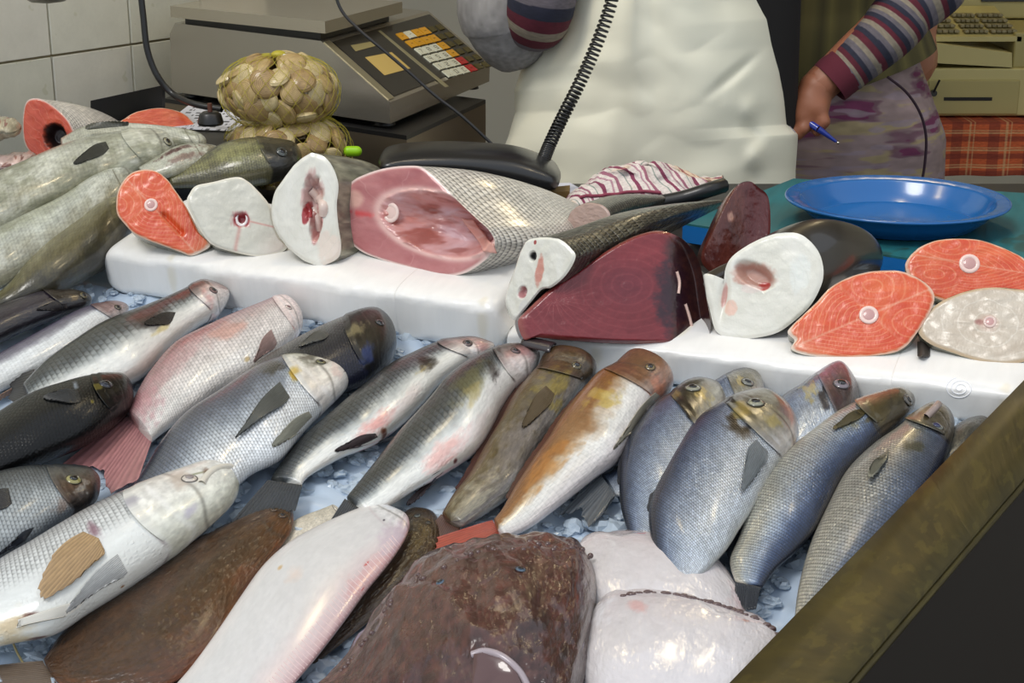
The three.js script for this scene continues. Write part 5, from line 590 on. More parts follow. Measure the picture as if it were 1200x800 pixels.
// ---------- scale on its steel stand ----------
{
  const SY = 1.10, K = onY(457, 145, SY), a = onY(201, 107, SY).sub(K), b = onY(600, 84, SY).sub(K).normalize().multiplyScalar(.54), au = a.clone().normalize(), bu = b.clone().normalize(), up = V3(0, 1, 0), sn = new THREE.Vector3().crossVectors(au, up).normalize();
  const st = thing('scale_stand', 'low brushed steel stand with dark top under the scale', 'stand');
  const o = K.clone().addScaledVector(au, -.05).addScaledVector(bu, -.02), c4 = [o, o.clone().addScaledVector(au, a.length() + .06), o.clone().addScaledVector(au, a.length() + .06).addScaledVector(bu, .42), o.clone().addScaledVector(bu, .42)];
  part(st, 'stand_top', slab(c4.map(p => p.clone().setY(SY - .012)), .008, V3(0, -1, 0)), black);
  part(st, 'stand_body', slab(c4.map(p => p.clone().setY(SY - .0202)), SY - .0202 - TY, V3(0, -1, 0)), mat([140, 128, 110], .4, { metalness: .8 }), 'brushed steel body');
  settle(st, o.clone().setY(TY));
  const g = thing('weighing_scale', 'stainless steel market scale with keypad and flat platter', 'scale');
  const side = (x, y) => onPlane(x, y, K, sn);
  const pr = [[457, 145], [457, 120], [376, 48], [205, 27], [199, 40], [201, 107]].map(q => side(...q)); pr.forEach(p => { p.addScaledVector(up, 0); });
  const ss2 = mat([186, 180, 168], .26, { metalness: .82 });
  part(g, 'housing', slab(pr, b.length(), bu), ss2, 'brushed steel housing');
  const sl0 = side(376, 48), sl1 = side(457, 120), sd = sl1.clone().sub(sl0), nS = new THREE.Vector3().crossVectors(bu, sd).normalize(); if (nS.y < 0) nS.negate();
  const W = b.length(), on = (x, y, d = 0) => onPlane(x, y, sl0.clone().addScaledVector(nS, d), nS), S = (s, w, d = .001) => sl0.clone().addScaledVector(sd, s).addScaledVector(b, w).addScaledVector(nS, d);
  part(g, 'keypad_panel', slab([S(.06, .06), S(.95, .06), S(.95, .97), S(.06, .97)].map(p => p.addScaledVector(nS, .001)), .0018, nS.clone().negate()), mat([30, 29, 28], .35, { clearcoat: .3 }), 'black front panel');
  part(g, 'trim_strip', slab([S(.03, .005), S(.97, .005), S(.97, .05), S(.03, .05)].map(p => p.addScaledVector(nS, .0012)), .002, nS.clone().negate()), mat([176, 168, 140], .3, { metalness: .7 }));
  const strip = [on(443, 36, .0026), on(446, 35.5, .0026), on(526, 101, .0026), on(522, 102, .0026)]; part(g, 'divider_strip', slab(strip, .001, nS.clone().negate()), mat([176, 170, 136], .35, { metalness: .6 }));
  const lab = [[[411, 53], [438, 48], [443, 53], [417, 60]], [[428, 67], [459, 61], [481, 80], [451, 88]]]; lab.forEach((q, i) => part(g, 'sticker', slab(q.map(([x, y]) => on(x, y, .0028)), .0006, nS.clone().negate()), mat(i ? [196, 168, 96] : [150, 138, 92], .6), 'yellowed sticker'));
  const kx = (r, c) => [472 + 10.8 * r + 8.8 * c, 42 + 8.7 * r - 2.1 * c], ye = mat([216, 156, 30], .4), wh = mat([222, 222, 200], .4), re = mat([178, 30, 34], .4), ol = mat([74, 66, 26], .45), ink = mat([28, 28, 30], .5);
  const glyph = { '1': [[[.5, .05], [.5, .95]]], '2': [[[.15, .9], [.85, .9], [.85, .5], [.15, .5], [.15, .1], [.85, .1]]], '3': [[[.15, .9], [.85, .9], [.85, .1], [.15, .1]], [[.2, .5], [.85, .5]]], '4': [[[.2, .95], [.2, .45], [.85, .45]], [[.8, .95], [.8, .05]]], '5': [[[.85, .9], [.15, .9], [.15, .5], [.85, .5], [.85, .1], [.15, .1]]], '6': [[[.85, .9], [.15, .9], [.15, .1], [.85, .1], [.85, .5], [.15, .5]]], '7': [[[.15, .9], [.85, .9], [.4, .05]]], '8': [[[.15, .9], [.85, .9], [.85, .1], [.15, .1], [.15, .9]], [[.15, .5], [.85, .5]]], '9': [[[.85, .5], [.15, .5], [.15, .9], [.85, .9], [.85, .1], [.15, .1]]], '0': [[[.15, .9], [.85, .9], [.85, .1], [.15, .1], [.15, .9]]], ',': [[[.5, .2], [.4, 0]]], 'C': [[[.85, .9], [.15, .9], [.15, .1], [.85, .1]]], '-': [[[.2, .5], [.8, .5]]] };
  const txt = ['----', '----', '789-', '456-', '123-', ',0C-'];
  for (let r = 0; r < 6; r++) for (let c = 0; c < 9; c++) {
    const [x, y] = kx(r, c), col = c > 3 ? ol : r < 2 ? (r === 0 && c === 1 ? wh : ye) : c < 3 ? wh : r < 4 ? ye : re;
    const P = (u, v, d) => on(x + (u - .5) * 7.3 + (v - .5) * -8.6, y + (u - .5) * -1.75 + (v - .5) * -7.0, d);
    if (P(1, .5, 0).clone().sub(sl0).dot(bu) > W * .95) continue;
    const q = [P(0, 0, .0042), P(1, 0, .0042), P(1, 1, .0042), P(0, 1, .0042)]; const key = part(g, 'key', slab(c > 3 ? q.map(p => p.lerp(P(.5, .5, .0042), .25)) : q, .0026, nS.clone().negate()), col);
    if (c < 4) for (const l of glyph[txt[r][c]]) for (let i = 0; i + 1 < l.length; i++) { const p0 = P(.25 + .5 * l[i][0], .2 + .6 * l[i][1], .0044), p1 = P(.25 + .5 * l[i + 1][0], .2 + .6 * l[i + 1][1], .0044); part(key, 'printed_digit', new THREE.TubeGeometry(new THREE.LineCurve3(p0, p1), 1, .0004, 4), ink); }
  }
  // platter
  const pc = side(384, 40), pl = side(203, 18), pd = pl.clone().sub(pc).setY(0), py = pc.y, c0 = pc.clone().addScaledVector(bu, -.01), pq = [c0, c0.clone().add(pd), c0.clone().add(pd).addScaledVector(bu, .37), c0.clone().addScaledVector(bu, .37)].map(p => p.setY(py + .024));
  part(g, 'platter', slab(pq, .022, V3(0, -1, 0)), mat([190, 182, 164], .24, { metalness: .7 }), 'flat steel weighing platter');
  part(g, 'platter_support', slab(pq.map(p => p.clone().lerp(pq[0].clone().add(pq[2]).multiplyScalar(.5), .12).setY(py + .001)), .014, V3(0, -1, 0)), black);
  for (const [s, w] of [[.06, .08], [.94, .08], [.06, .92], [.94, .92]]) { const p = K.clone().addScaledVector(a, s).addScaledVector(b, w); part(g, 'foot', new THREE.CylinderGeometry(.016, .02, .014, 20).translate(p.x, SY - .005, p.z), black); }
  settle(g, K);
  const cd = thing('power_cable', 'thick black cable hanging down beside the scale', 'cable'); part(cd, 'cable_sheath', tube([atZ(163, -90, 2.84), atZ(165, -10, 2.84), atZ(168, 20, 2.84), atZ(173, 60, 2.84), atZ(184, 88, 2.84), atZ(200, 108, 2.84), atZ(228, 122, 2.8), atZ(260, 128, 2.78)], .0056, 60, 10), black); settle(cd, atZ(200, 108, 2.84));
  const wr = thing('thin_wire', 'thin black wire hanging across the scale keypad', 'cable'); part(wr, 'wire', tube([[385, -60], [398, 8], [420, 34], [446, 56], [480, 85], [510, 112], [540, 135], [580, 172]].map(([x, y], i) => atZ(x, y, 2.84 - .004 * i)), .0028, 60, 8), mat([44, 44, 46], .4)); settle(wr, atZ(510, 112, 2.82));
  const tr = thing('black_tray', 'black shallow tray between the tiled wall and the clam bags', 'tray'); 
  { const y0 = 1.1, q = [[100, 132], [176, 104], [330, 130], [300, 172], [120, 165]].map(([x, y]) => onY(x, y, y0)).map(p => p.z < -3.05 ? p.lerp(V3(p.x * .93, p.y, -2.98), .9) : p); part(tr, 'tray_body', slab(q, y0 - TY, V3(0, -1, 0)), black); part(tr, 'back_lip', slab([atZ(106, 118, 2.82), atZ(190, 100, 2.9), atZ(190, 130, 2.9), atZ(106, 150, 2.82)], .008, V3(.5, 0, -.86)), black); settle(tr, q[0].clone().setY(TY)); }
  const pp = thing('price_list', 'sheet of printed paper lying by the scale foot', 'paper'); { const t = paint(256, 128, (u, v) => { const l = (v * 9) % 1 < .5 && fbm(u * 40, Math.floor(v * 9) * 7) > .52 && u > .08 && u < .92 ? 90 : 206; return [l, l, l * 1.03]; }); const o0 = onY(186, 150, 1.103), ux = V3(.15, 0, .03), uz = V3(.03, .02, -.12); part(pp, 'paper', sheet(8, 8, (u, v) => o0.clone().addScaledVector(ux, u).addScaledVector(uz, v), .0008), mat([255, 255, 255], .7, { map: t.map })); settle(pp, o0); }
  const wt = thing('counterweight', 'small black round weight standing by the clam bag', 'weight'); { const p = atZ(247, 146, 2.7); part(wt, 'knob', new THREE.LatheGeometry([[.0001, 0], [.02, 0], [.022, .004], [.018, .018], [.012, .022], [.0001, .022]].map(q => new THREE.Vector2(...q)), 28).translate(p.x, p.y, p.z), black); part(wt, 'pin', new THREE.CylinderGeometry(.004, .004, .016, 12).translate(p.x, p.y + .028, p.z), mat([90, 50, 36], .5)); settle(wt, p); }
}
// ---------- clams in net bags ----------
{
  const shell = sg => grid(14, 20, (u, v) => { const r = u, f = v * 2 * Math.PI, rd = 1 + .12 * Math.cos(f) - .04 * Math.cos(2 * f), hgt = .4 * Math.sqrt(Math.max(0, 1 - r * r)) + .012 * Math.cos(r * 42); return V3(r * rd * Math.cos(f) * 1.12, sg * hgt, r * rd * Math.sin(f) * .92); }, true);
  const ct = [0, 1, 2].map(i => paint(128, 128, (u, v) => { const n = fbm(v * 12 + i * 9, u * 4), l = nlines(u + (n - .5) * .05, 9, .2) * .18, c = mixc([[204, 178, 120], [186, 156, 102], [220, 202, 154]][i], [[158, 130, 84], [140, 112, 72], [184, 162, 114]][i], n); return [c[0] * (1 - l), c[1] * (1 - l), c[2] * (1 - l), 1 - l * 3]; })), cm = ct.map(t => mat([255, 255, 255], .42, { map: t.map, bumpMap: ct[0].bump, bumpScale: .0006, clearcoat: .3 }));
  const up = shell(1), lo = shell(-1), netM = mat([176, 164, 50], .5);
  const protos = cm.map(m => { const g = new THREE.Group(); part(g, 'upper_shell', up, m); part(g, 'lower_shell', lo, m); return g; });
  const bag = (cx, cy, z, rx, ry, size, n, where, sd, sq) => {
    reseed(sd); const c = atZ(cx, cy, z), g = thing('net_bag', 'yellow net bag holding clams, ' + where, 'net bag', 'net bags of clams');
    const e = 4.4, surf = (th, ph, k = 1) => { const cp = Math.cos(ph), sp = Math.sin(ph); return V3(c.x + rx * k * Math.cos(th) * Math.sign(cp) * Math.abs(cp) ** sq, c.y + ry * k * Math.sign(sp) * Math.abs(sp) ** .9, c.z + rx * .8 * k * Math.sin(th) * Math.abs(cp) ** sq); };
    for (let i = 0; i < n; i++) {
      const f = 1 - 2 * (i + .5) / n, ph = Math.asin(f), th = i * 2.39996 + rnd() * .3, p = surf(th, ph, .83 + .05 * rnd()), nn = p.clone().sub(c); nn.x /= rx * rx; nn.y /= ry * ry; nn.z /= rx * rx * .64; nn.normalize();
      const o = protos[i % 3].clone(); o.name = numbered('clam'); o.userData = { label: 'ridged tan clam in the yellow net bag ' + where, category: 'clam', group: 'clams in the net bag ' + where };
      const q = new THREE.Quaternion().setFromUnitVectors(V3(0, 1, 0), nn.add(V3(rnd() - .5, rnd() - .5, rnd() - .5).multiplyScalar(.8)).normalize()).multiply(new THREE.Quaternion().setFromAxisAngle(V3(0, 1, 0), rnd() * 6.3)), s = size * (.85 + .35 * rnd());
      o.position.copy(p); o.quaternion.copy(q); o.scale.set(s, s, s); scene.add(o);
    }
    const strands = []; for (let k = 0; k < 26; k++) for (const d of [-1, 1]) { const pts = []; for (let i = 0; i <= 26; i++) { const ph = lerp(-1.5, 1.5, i / 26), th = k / 26 * 2 * Math.PI + d * i * .06; pts.push(surf(th, ph, 1.035 + .012 * Math.sin(i * 1.7 + k))); } strands.push(tube(pts, .00042, 40, 4)); }
    const nt = part(g, 'netting', merge(strands), netM, 'fine yellow netting'); nt.userData.kind = 'stuff';
    const t = surf(0, 1.57, 1.02); part(g, 'knot', new THREE.SphereGeometry(.011, 14, 10).scale(1.2, .7, 1).translate(t.x, t.y, t.z), netM);
    return { g, c, surf };
  };
  const b2 = bag(337, 176, 2.74, .108, .062, .0222, 56, 'underneath the other bag', 9, .72); settle(b2.g, b2.c.clone().setY(TY));
  const tg = b2.c.clone().add(V3(.114, .004, .03)); 
  const cl = part(b2.g, 'closing_tag', new THREE.CapsuleGeometry(.009, .014, 6, 14).rotateZ(Math.PI / 2).translate(tg.x, tg.y, tg.z), mat([150, 206, 20], .4)); cl.position.sub(b2.g.position); 
  const b1 = bag(328, 107, 2.74, .099, .060, .0226, 60, 'on top of the other bag', 5, .74); const t1 = b1.c.clone().add(V3(.022, .061, .02)); part(b1.g, 'paper_tag', box(.024, .004, .014, .001).rotateX(.3).translate(t1.x, t1.y, t1.z), mat([216, 216, 206], .5)); settle(b1.g, b1.c.clone());
}
// ---------- telephone, papers, cloth ----------
{
  const g = thing('telephone', 'black desk telephone base lying behind the pink fish section', 'telephone'), bk = mat([30, 30, 32], .32, { clearcoat: .4, clearcoatRoughness: .2 });
  const q = [[444, 188, .3, 2], [452, 186, 1, 9], [480, 184, 1, 13], [520, 184, 1, 15], [560, 187, 1, 17], [600, 194, 1, 21], [630, 201, 1, 19], [650, 205, .9, 12], [657, 205, .2, 3]].map(([x, y, k, hh]) => { const p = atZ(x, y, 2.66); return [p.x, p.y, p.z, .075 * k, hh * .00138]; });
  part(g, 'casing', grid(50, 28, (u, v) => { const k = catmull(q, u), f = v * 2 * Math.PI, c = Math.cos(f), s = Math.sin(f); return V3(k[0], k[1] + k[4] * Math.sign(s) * Math.abs(s) ** .8, k[2] + k[3] * Math.sign(c) * Math.abs(c) ** .7); }, true), bk);
  part(g, 'display_window', sheet(4, 2, (u, v) => atZ(lerp(474, 522, u) + 6 * v, lerp(187, 181, v) - 1.2 * Math.sin(u * 3), 2.6 + .03 * v), .002), mat([150, 146, 96], .3));
  part(g, 'hook_switch', box(.012, .006, .02, .002).translate(...atZ(546, 183, 2.63).toArray()), mat([90, 96, 110], .3));
  settle(g, atZ(560, 222, 2.66).setY(TY));
  const cc = thing('coiled_cord', 'black coiled telephone cord hanging in front of the white apron', 'cord'), path = new THREE.CatmullRomCurve3([[636, 190, 2.68], [643, 172, 2.7], [658, 140, 2.73], [678, 100, 2.76], [698, 55, 2.78], [716, 4, 2.8], [728, -60, 2.82], [732, -130, 2.84]].map(([x, y, t]) => atZ(x, y, t)));
  const pts = [], T = 62; for (let i = 0; i <= T * 12; i++) { const t = i / (T * 12), p = path.getPoint(t), d = path.getTangent(t), e1 = new THREE.Vector3().crossVectors(d, V3(0, 0, 1)).normalize(), e2 = new THREE.Vector3().crossVectors(d, e1), a = t * T * 2 * Math.PI; pts.push(p.addScaledVector(e1, .0095 * Math.cos(a)).addScaledVector(e2, .0095 * Math.sin(a))); }
  part(cc, 'coil', new THREE.TubeGeometry(new THREE.CatmullRomCurve3(pts), T * 16, .0024, 6), mat([22, 22, 24], .35, { clearcoat: .3 })); settle(cc, path.getPoint(0));
  [[[425, 186], [458, 178], [470, 200], [420, 205], 'bluish paper sheet sticking out behind the telephone'], [[612, 216], [668, 214], [690, 226], [640, 234], 'white paper folder beside the striped cloth'], [[640, 221], [690, 222], [676, 232], [630, 232], 'pale envelope under the striped cloth']].forEach(([a, b, c, d, l], i) => { const s = thing('paper_sheet', l, 'paper', 'papers on the back table'), Q = [a, b, c, d].map(([x, y]) => onY(x, y, TY + .006 + .004 * i)); part(s, 'paper', slab(Q, .002, V3(0, -1, 0)), mat(i ? [206, 208, 222] : [170, 176, 206], .6)); settle(s, Q[0]); });
  const wdn = thing('brown_box', 'small brown cardboard flap beside the telephone', 'box'); { const Q = [[645, 219], [668, 217], [667, 224], [645, 225]].map(([x, y]) => onY(x, y, TY + .028)); part(wdn, 'cardboard', slab(Q, .012, V3(0, -1, 0)), mat([120, 96, 54], .8)); settle(wdn, Q[0]); }
  const cl = thing('striped_cloth', 'crumpled white cloth with purple stripes on the back table', 'cloth');
  const t = paint(512, 256, (u, v) => { const q = (u * 5 + v * 2.2 + fbm(u * 3, v * 3) * .5) % 1, n = fbm(u * 90, v * 90, 2); let c = [216, 206, 200]; if (q < .12) c = [130, 60, 86]; else if (q > .3 && q < .36) c = [176, 136, 148]; else if (q > .46 && q < .57) c = [150, 96, 114]; else if (q > .8 && q < .84) c = [140, 150, 142]; const o = ss(.6, .75, fbm(u * 5 + 2, v * 5 + 6)); c = mixc(c, [222, 176, 120], o * .4); const k = .9 + .2 * n; return [c[0] * k, c[1] * k, c[2] * k, n]; }, true);
  const prof = [[662, 236, 238], [680, 214, 240], [700, 202, 240], [725, 192, 240], [750, 187, 238], [775, 189, 238], [800, 199, 232], [822, 208, 226], [848, 212, 222]];
  const cs = (u, v) => { const [x, top, bot] = catmull(prof, u), a = v * Math.PI, H = (bot - top), y = bot - H * Math.sin(a) * .96, p = atZ(x, y, lerp(2.54, 2.68, v)); const w = (fbm(u * 7 + 4, v * 5, 3) - .5); p.y += w * .03 * Math.sin(a); p.z += (fbm(u * 11 + v * 4, v * 5 + 9, 3) - .5) * .06 * Math.sin(a); return p; };
  part(cl, 'fabric', sheet(90, 40, cs, .002), mat([255, 255, 255], .85, { map: t.map, bumpMap: t.bump, bumpScale: .0006, sheen: .3 }));
  part(cl, 'hem', tube([...Array(30)].map((_, i) => cs(.12 + .5 * i / 29, .1).add(V3(0, 0, .003))), .0028, 80, 6), mat([140, 60, 80], .8));
  settle(cl, atZ(750, 238, 2.6).setY(TY));
  const kn = thing('fillet_knife', 'knife with flat black handle lying in front of the striped cloth', 'knife'); { part(kn, 'handle', tube([atZ(770, 238, 2.5), atZ(800, 232, 2.5), atZ(832, 222, 2.5), atZ(848, 217, 2.52)], .012, 20, 10).scale(1, 1, 1), black); settle(kn, atZ(800, 236, 2.5).setY(TY)); }
}
const kA = mat([120, 112, 80], .5), kB = mat([140, 130, 96], .5);
// ---------- people ----------
function figure(bones, lo, hi, cell, smooth = .03) {   // smooth union of tapered capsules, meshed on a grid
  const dim = Math.max(hi.x - lo.x, hi.y - lo.y, hi.z - lo.z), res = Math.ceil(dim / cell), mc = new MarchingCubes(res, new THREE.MeshBasicMaterial(), false, false, 400000), half = dim / 2, mid = lo.clone().add(hi).multiplyScalar(.5);
  mc.isolation = 0; const B = bones.map(([a, b, ra, rb]) => ({ a, d: b.clone().sub(a), l: Math.max(1e-9, b.distanceToSquared(a)), ra, rb }));
  const q = V3(); for (let k = 0; k < res; k++) for (let j = 0; j < res; j++) for (let i = 0; i < res; i++) {
    const x = mid.x + (i / res * 2 - 1) * half, y = mid.y + (j / res * 2 - 1) * half, z = mid.z + (k / res * 2 - 1) * half; let s = 1e3;
    for (const e of B) { const t = clamp(((x - e.a.x) * e.d.x + (y - e.a.y) * e.d.y + (z - e.a.z) * e.d.z) / e.l), D = Math.hypot(x - e.a.x - e.d.x * t, y - e.a.y - e.d.y * t, z - e.a.z - e.d.z * t) - lerp(e.ra, e.rb, t), h = clamp(.5 + .5 * (s - D) / smooth); s = lerp(s, D, h) - smooth * h * (1 - h); }
    mc.field[i + j * res + k * res * res] = -s;
  }
  mc.update(); const n = mc.count, g = new THREE.BufferGeometry(), p = new Float32Array(n * 3); for (let i = 0; i < n * 3; i++) p[i] = mc.positionArray[i];
  for (let i = 0; i < n; i++) { p[i * 3] = p[i * 3] * half + mid.x; p[i * 3 + 1] = p[i * 3 + 1] * half + mid.y; p[i * 3 + 2] = p[i * 3 + 2] * half + mid.z; }
  g.setAttribute('position', new THREE.BufferAttribute(p, 3)); const m = mergeVertices(g, 1e-5); m.computeVertexNormals(); m.setAttribute('uv', new THREE.BufferAttribute(new Float32Array(m.attributes.position.count * 2), 2)); return m;
}
const STR = [[84, 26, 40], [36, 38, 54], [98, 92, 98], [132, 122, 106]];
const stripes = (n, seq) => paint(256, 64, (u, v) => { const k = Math.floor(u * n + .02 * Math.sin(v * 12)), c = seq[((k % seq.length) + seq.length) % seq.length], f = .86 + .28 * fbm(u * 160, v * 60, 2); return [c[0] * f, c[1] * f, c[2] * f, f - .4]; }, true);
const sleeve = (pts, fold = .004, seg = 40) => grid(seg, 28, (u, v) => { const k = catmull(pts.map(([p, r]) => [p.x, p.y, p.z, r]), u), k2 = catmull(pts.map(([p, r]) => [p.x, p.y, p.z, r]), u + (u > .5 ? -.02 : .02)), d = V3(k2[0] - k[0], k2[1] - k[1], k2[2] - k[2]).multiplyScalar(u > .5 ? -1 : 1).normalize(), e1 = new THREE.Vector3().crossVectors(d, V3(0, 0, 1)).normalize(), e2 = new THREE.Vector3().crossVectors(d, e1), f = v * 2 * Math.PI, r = k[3] + (fbm(u * 7, 3 + Math.cos(f) * 2 + Math.sin(f)) - .5) * fold * 2; return V3(k[0], k[1], k[2]).addScaledVector(e1, r * Math.cos(f)).addScaledVector(e2, r * Math.sin(f)); }, true);
{
  const g = thing('person', 'seller in a long white apron with striped sleeves, hand with pen at the hip', 'person');
  const X = .262, Z = -3.06, at = (x, y, z) => V3(X + x, y, Z + z);
  const wr = atZ(957, 104, 3.06), el = atZ(1098, -28, 3.12), sh = at(.2, 1.42, -.02), sl = at(-.2, 1.42, -.02), ell = atZ(602, 42, 3.0), hl = at(-.12, 1.46, .1), kn = atZ(946, 132, 3.05);
  const bones = [[at(0, .95, 0), at(0, 1.15, 0), .15, .14], [at(0, 1.15, 0), at(0, 1.38, 0), .14, .13], [sl, sh, .075, .075], [at(0, 1.42, 0), at(0, 1.52, .01), .055, .05], [at(0, 1.58, .02), at(0, 1.66, .01), .085, .088], [at(-.09, .9, 0), at(-.1, .5, .01), .095, .06], [at(-.1, .5, .01), at(-.1, .08, -.02), .058, .04], [at(-.1, .04, -.03), at(-.11, .03, .1), .04, .03], [at(.09, .9, 0), at(.1, .5, .01), .095, .06], [at(.1, .5, .01), at(.1, .08, -.02), .058, .04], [at(.1, .04, -.03), at(.11, .03, .1), .04, .03], [sh, el, .055, .046], [el, wr, .046, .034], [sl, ell, .055, .046], [ell, hl, .045, .03], [at(0, 1.6, .1), at(0, 1.575, .118), .008, .012], [at(-.088, 1.6, 0), at(-.088, 1.57, 0), .012, .01], [at(.088, 1.6, 0), at(.088, 1.57, 0), .012, .01]];
  const body = figure(bones, at(-.9, -.02, -.9), at(.9, 1.78, .9), .0175, .035);
  // the hand: palm and five fingers bent round the pen, resting on the hip behind the apron edge
  const o = (x, y, z) => kn.clone().add(V3(x, y, z)), fing = [];
  [[.012, -.004, .014], [.002, -.012, .008], [-.008, -.014, .0], [-.018, -.012, -.01]].forEach(([x, y, z], i) => { const L = [.036, .042, .038, .03][i], p0 = o(x, y, z), p1 = p0.clone().add(V3(-.022, -.6 * L, .012)), p2 = p1.clone().add(V3(-.026, -.2 * L, -.008)), p3 = p2.clone().add(V3(-.014, .3 * L, -.012)); fing.push([p0, p1, .0098, .009], [p1, p2, .009, .0085], [p2, p3, .0085, .0075]); });
  fing.push([o(.018, .012, .02), o(.026, -.012, .028), .012, .0105], [o(.026, -.012, .028), o(.016, -.032, .026), .0105, .0085]);
  const hand = figure([[wr, kn.clone().lerp(wr, .35), .034, .032], [kn.clone().lerp(wr, .4), o(-.004, -.004, .004), .033, .028], [o(.012, .01, .01), o(-.02, .004, -.008), .024, .022], ...fing], kn.clone().addScalar(-.095), kn.clone().addScalar(.095), .0032, .01);
  part(g, 'body', merge([body, hand]), mat([146, 92, 66], .5), 'bare forearm and hand');
  const st = stripes(46, [STR[3], STR[2], STR[1], STR[0], STR[3], STR[2], STR[1], STR[0]]), sm = mat([255, 255, 255], .9, { map: st.map, sheen: .2 });
  part(g, 'sleeve', sleeve([[sh.clone().add(V3(.02, 0, 0)), .075], [sh.clone().lerp(el, .5), .064], [el, .062], [atZ(1062, 12, 3.1), .058], [atZ(1030, 48, 3.08), .052], [atZ(988, 84, 3.07), .046]]), sm, 'striped knitted sleeve');
  part(g, 'cuff', sleeve([[atZ(990, 82, 3.07), .0455], [atZ(981, 89, 3.068), .0452], [atZ(972, 97, 3.066), .0445]], .001, 8), mat([88, 26, 42], .9), 'burgundy cuff');
  const gt = paint(128, 128, (u, v) => { const n = fbm(u * 60, v * 60, 2), m = fbm(u * 8, v * 8), s = 140 + (n - .5) * 40 + (m - .5) * 20; return [s, s * .98, s * .97, n]; }, true);
  part(g, 'sleeve', sleeve([[sl.clone().add(V3(-.02, .02, 0)), .08], [sl.clone().lerp(ell, .45).add(V3(-.01, 0, .02)), .088], [atZ(592, 0, 2.98), .09], [atZ(597, 30, 2.98), .082], [atZ(602, 58, 2.99), .06], [atZ(606, 74, 3.0), .03], [atZ(607, 80, 3.0), .004]], .006), mat([255, 255, 255], .95, { map: gt.map, bumpMap: gt.bump, bumpScale: .001 }), 'grey fleece sleeve');
  const s2 = stripes(15, [STR[0], STR[2], STR[1], STR[0], STR[3]]);
  part(g, 'sleeve', sleeve([[hl, .05], [atZ(648, -70, 2.9), .056], [atZ(640, -30, 2.9), .06], [atZ(634, 4, 2.905), .062], [atZ(628, 26, 2.92), .056], [atZ(624, 40, 2.94), .04], [atZ(622, 46, 2.95), .01]], .003), mat([255, 255, 255], .9, { map: s2.map }), 'striped knitted sleeve of the raised arm');
  // apron: a stiff oilcloth wrapped round the body, with folds
  const L = [[662, -120], [658, -40], [654, 0], [640, 42], [612, 82], [604, 107], [605, 132], [597, 160], [589, 180], [586, 215], [585, 330], [590, 600]], RR = [[880, -120], [890, -40], [897, 0], [906, 22], [911, 52], [917, 85], [921, 120], [923, 146], [934, 158], [931, 200], [932, 330], [930, 600]];
  const ap = (u, v) => { const l = sampleLine(L, v), r = sampleLine(RR, v), x = lerp(l[0], r[0], u), y = lerp(l[1], r[1], u), b = Math.sin(u * Math.PI) ** .55; const X1 = u * 3, Y1 = y / 90; let f = (fbm(X1 * 1.0 + Y1 * .7 + 2, Y1 * 1.5 - X1 * .6, 2) - .5) * .02 + .006 * Math.abs(fbm(X1 * 1.2 - Y1 * .9, X1 * .9 + Y1 * 1.3 + 9, 2) - .5) * 2; f += .012 * Math.exp(-(((u - .86) / .03) ** 2)) * Math.sin(y / 9) * ss(90, 150, y); const d = ((x - 845) - (100 - y) * 1.1) / 9; f -= .01 * Math.exp(-d * d) * Math.exp(-(((y - 85) / 22) ** 2)); return atZ(x, y, 3.02 - .17 * b - f * Math.min(1, b * 1.4)); };
  part(g, 'apron', sheet(90, 110, ap, .0022), mat([240, 237, 216], .42, { clearcoat: .12, clearcoatRoughness: .4 }), 'off-white oilcloth apron');
  part(g, 'apron_binding', tube([...Array(40)].map((_, i) => ap(.998, .16 + .55 * i / 39)), .0028, 80, 6), mat([150, 140, 150], .7));
  const sw = mat([22, 20, 20], .95);
  part(g, 'trousers', merge([sleeve([[at(-.095, .95, 0), .125], [at(-.1, .5, .01), .09], [at(-.1, .09, -.01), .07]]), sleeve([[at(.095, .95, 0), .125], [at(.1, .5, .01), .09], [at(.1, .09, -.01), .07]])]), sw);
  part(g, 'sweater', grid(30, 36, (u, v) => { const f = v * 2 * Math.PI, y = lerp(.9, 1.47, u), w = lerp(.235, .225, u) * (u > .85 ? 1 - .7 * ((u - .85) / .15) ** 2 : 1); return at(.035 + w * 1.05 * Math.cos(f), y, w * .55 * Math.sin(f)); }, true), sw);
  part(g, 'hair', figure([[at(0, 1.64, -.02), at(0, 1.67, -.02), .098, .092], [at(0, 1.6, -.06), at(0, 1.52, -.07), .07, .05]], at(-.16, 1.42, -.2), at(.16, 1.8, .14), .01, .02), mat([60, 46, 36], .7));
  for (const s of [-1, 1]) part(g, 'eye', new THREE.SphereGeometry(.011, 12, 8).translate(X + s * .033, 1.612, Z + .098), mat([230, 226, 220], .2));
  part(g, 'mouth', new THREE.SphereGeometry(.02, 14, 8).scale(1.2, .3, .4).translate(X, 1.545, Z + .098), mat([150, 86, 80], .5));
  settle(g, V3(X, 0, Z));
  const pn = thing('pen', 'blue ballpoint pen held in the hand at the hip', 'pen'), p0 = atZ(944, 141, 3.03), p1 = atZ(959, 151, 3.01), p2 = atZ(980, 166, 3.0), p3 = atZ(984, 168.5, 3.0);
  part(pn, 'barrel', new THREE.TubeGeometry(new THREE.LineCurve3(p0, p1), 4, .0066, 12), mat([26, 52, 150], .25, { clearcoat: .5 })); part(pn, 'grip', (() => { const c = new THREE.CylinderGeometry(.0066, .0026, p1.distanceTo(p2), 14); c.applyQuaternion(new THREE.Quaternion().setFromUnitVectors(V3(0, -1, 0), p2.clone().sub(p1).normalize())); const m = p1.clone().add(p2).multiplyScalar(.5); return c.translate(m.x, m.y, m.z); })(), mat([24, 46, 136], .3, { clearcoat: .4 })); part(pn, 'point', new THREE.SphereGeometry(.003, 10, 8).translate(...p2.clone().lerp(p3, .5).toArray()), mat([206, 200, 190], .2, { metalness: .9 })); settle(pn, p1);
}
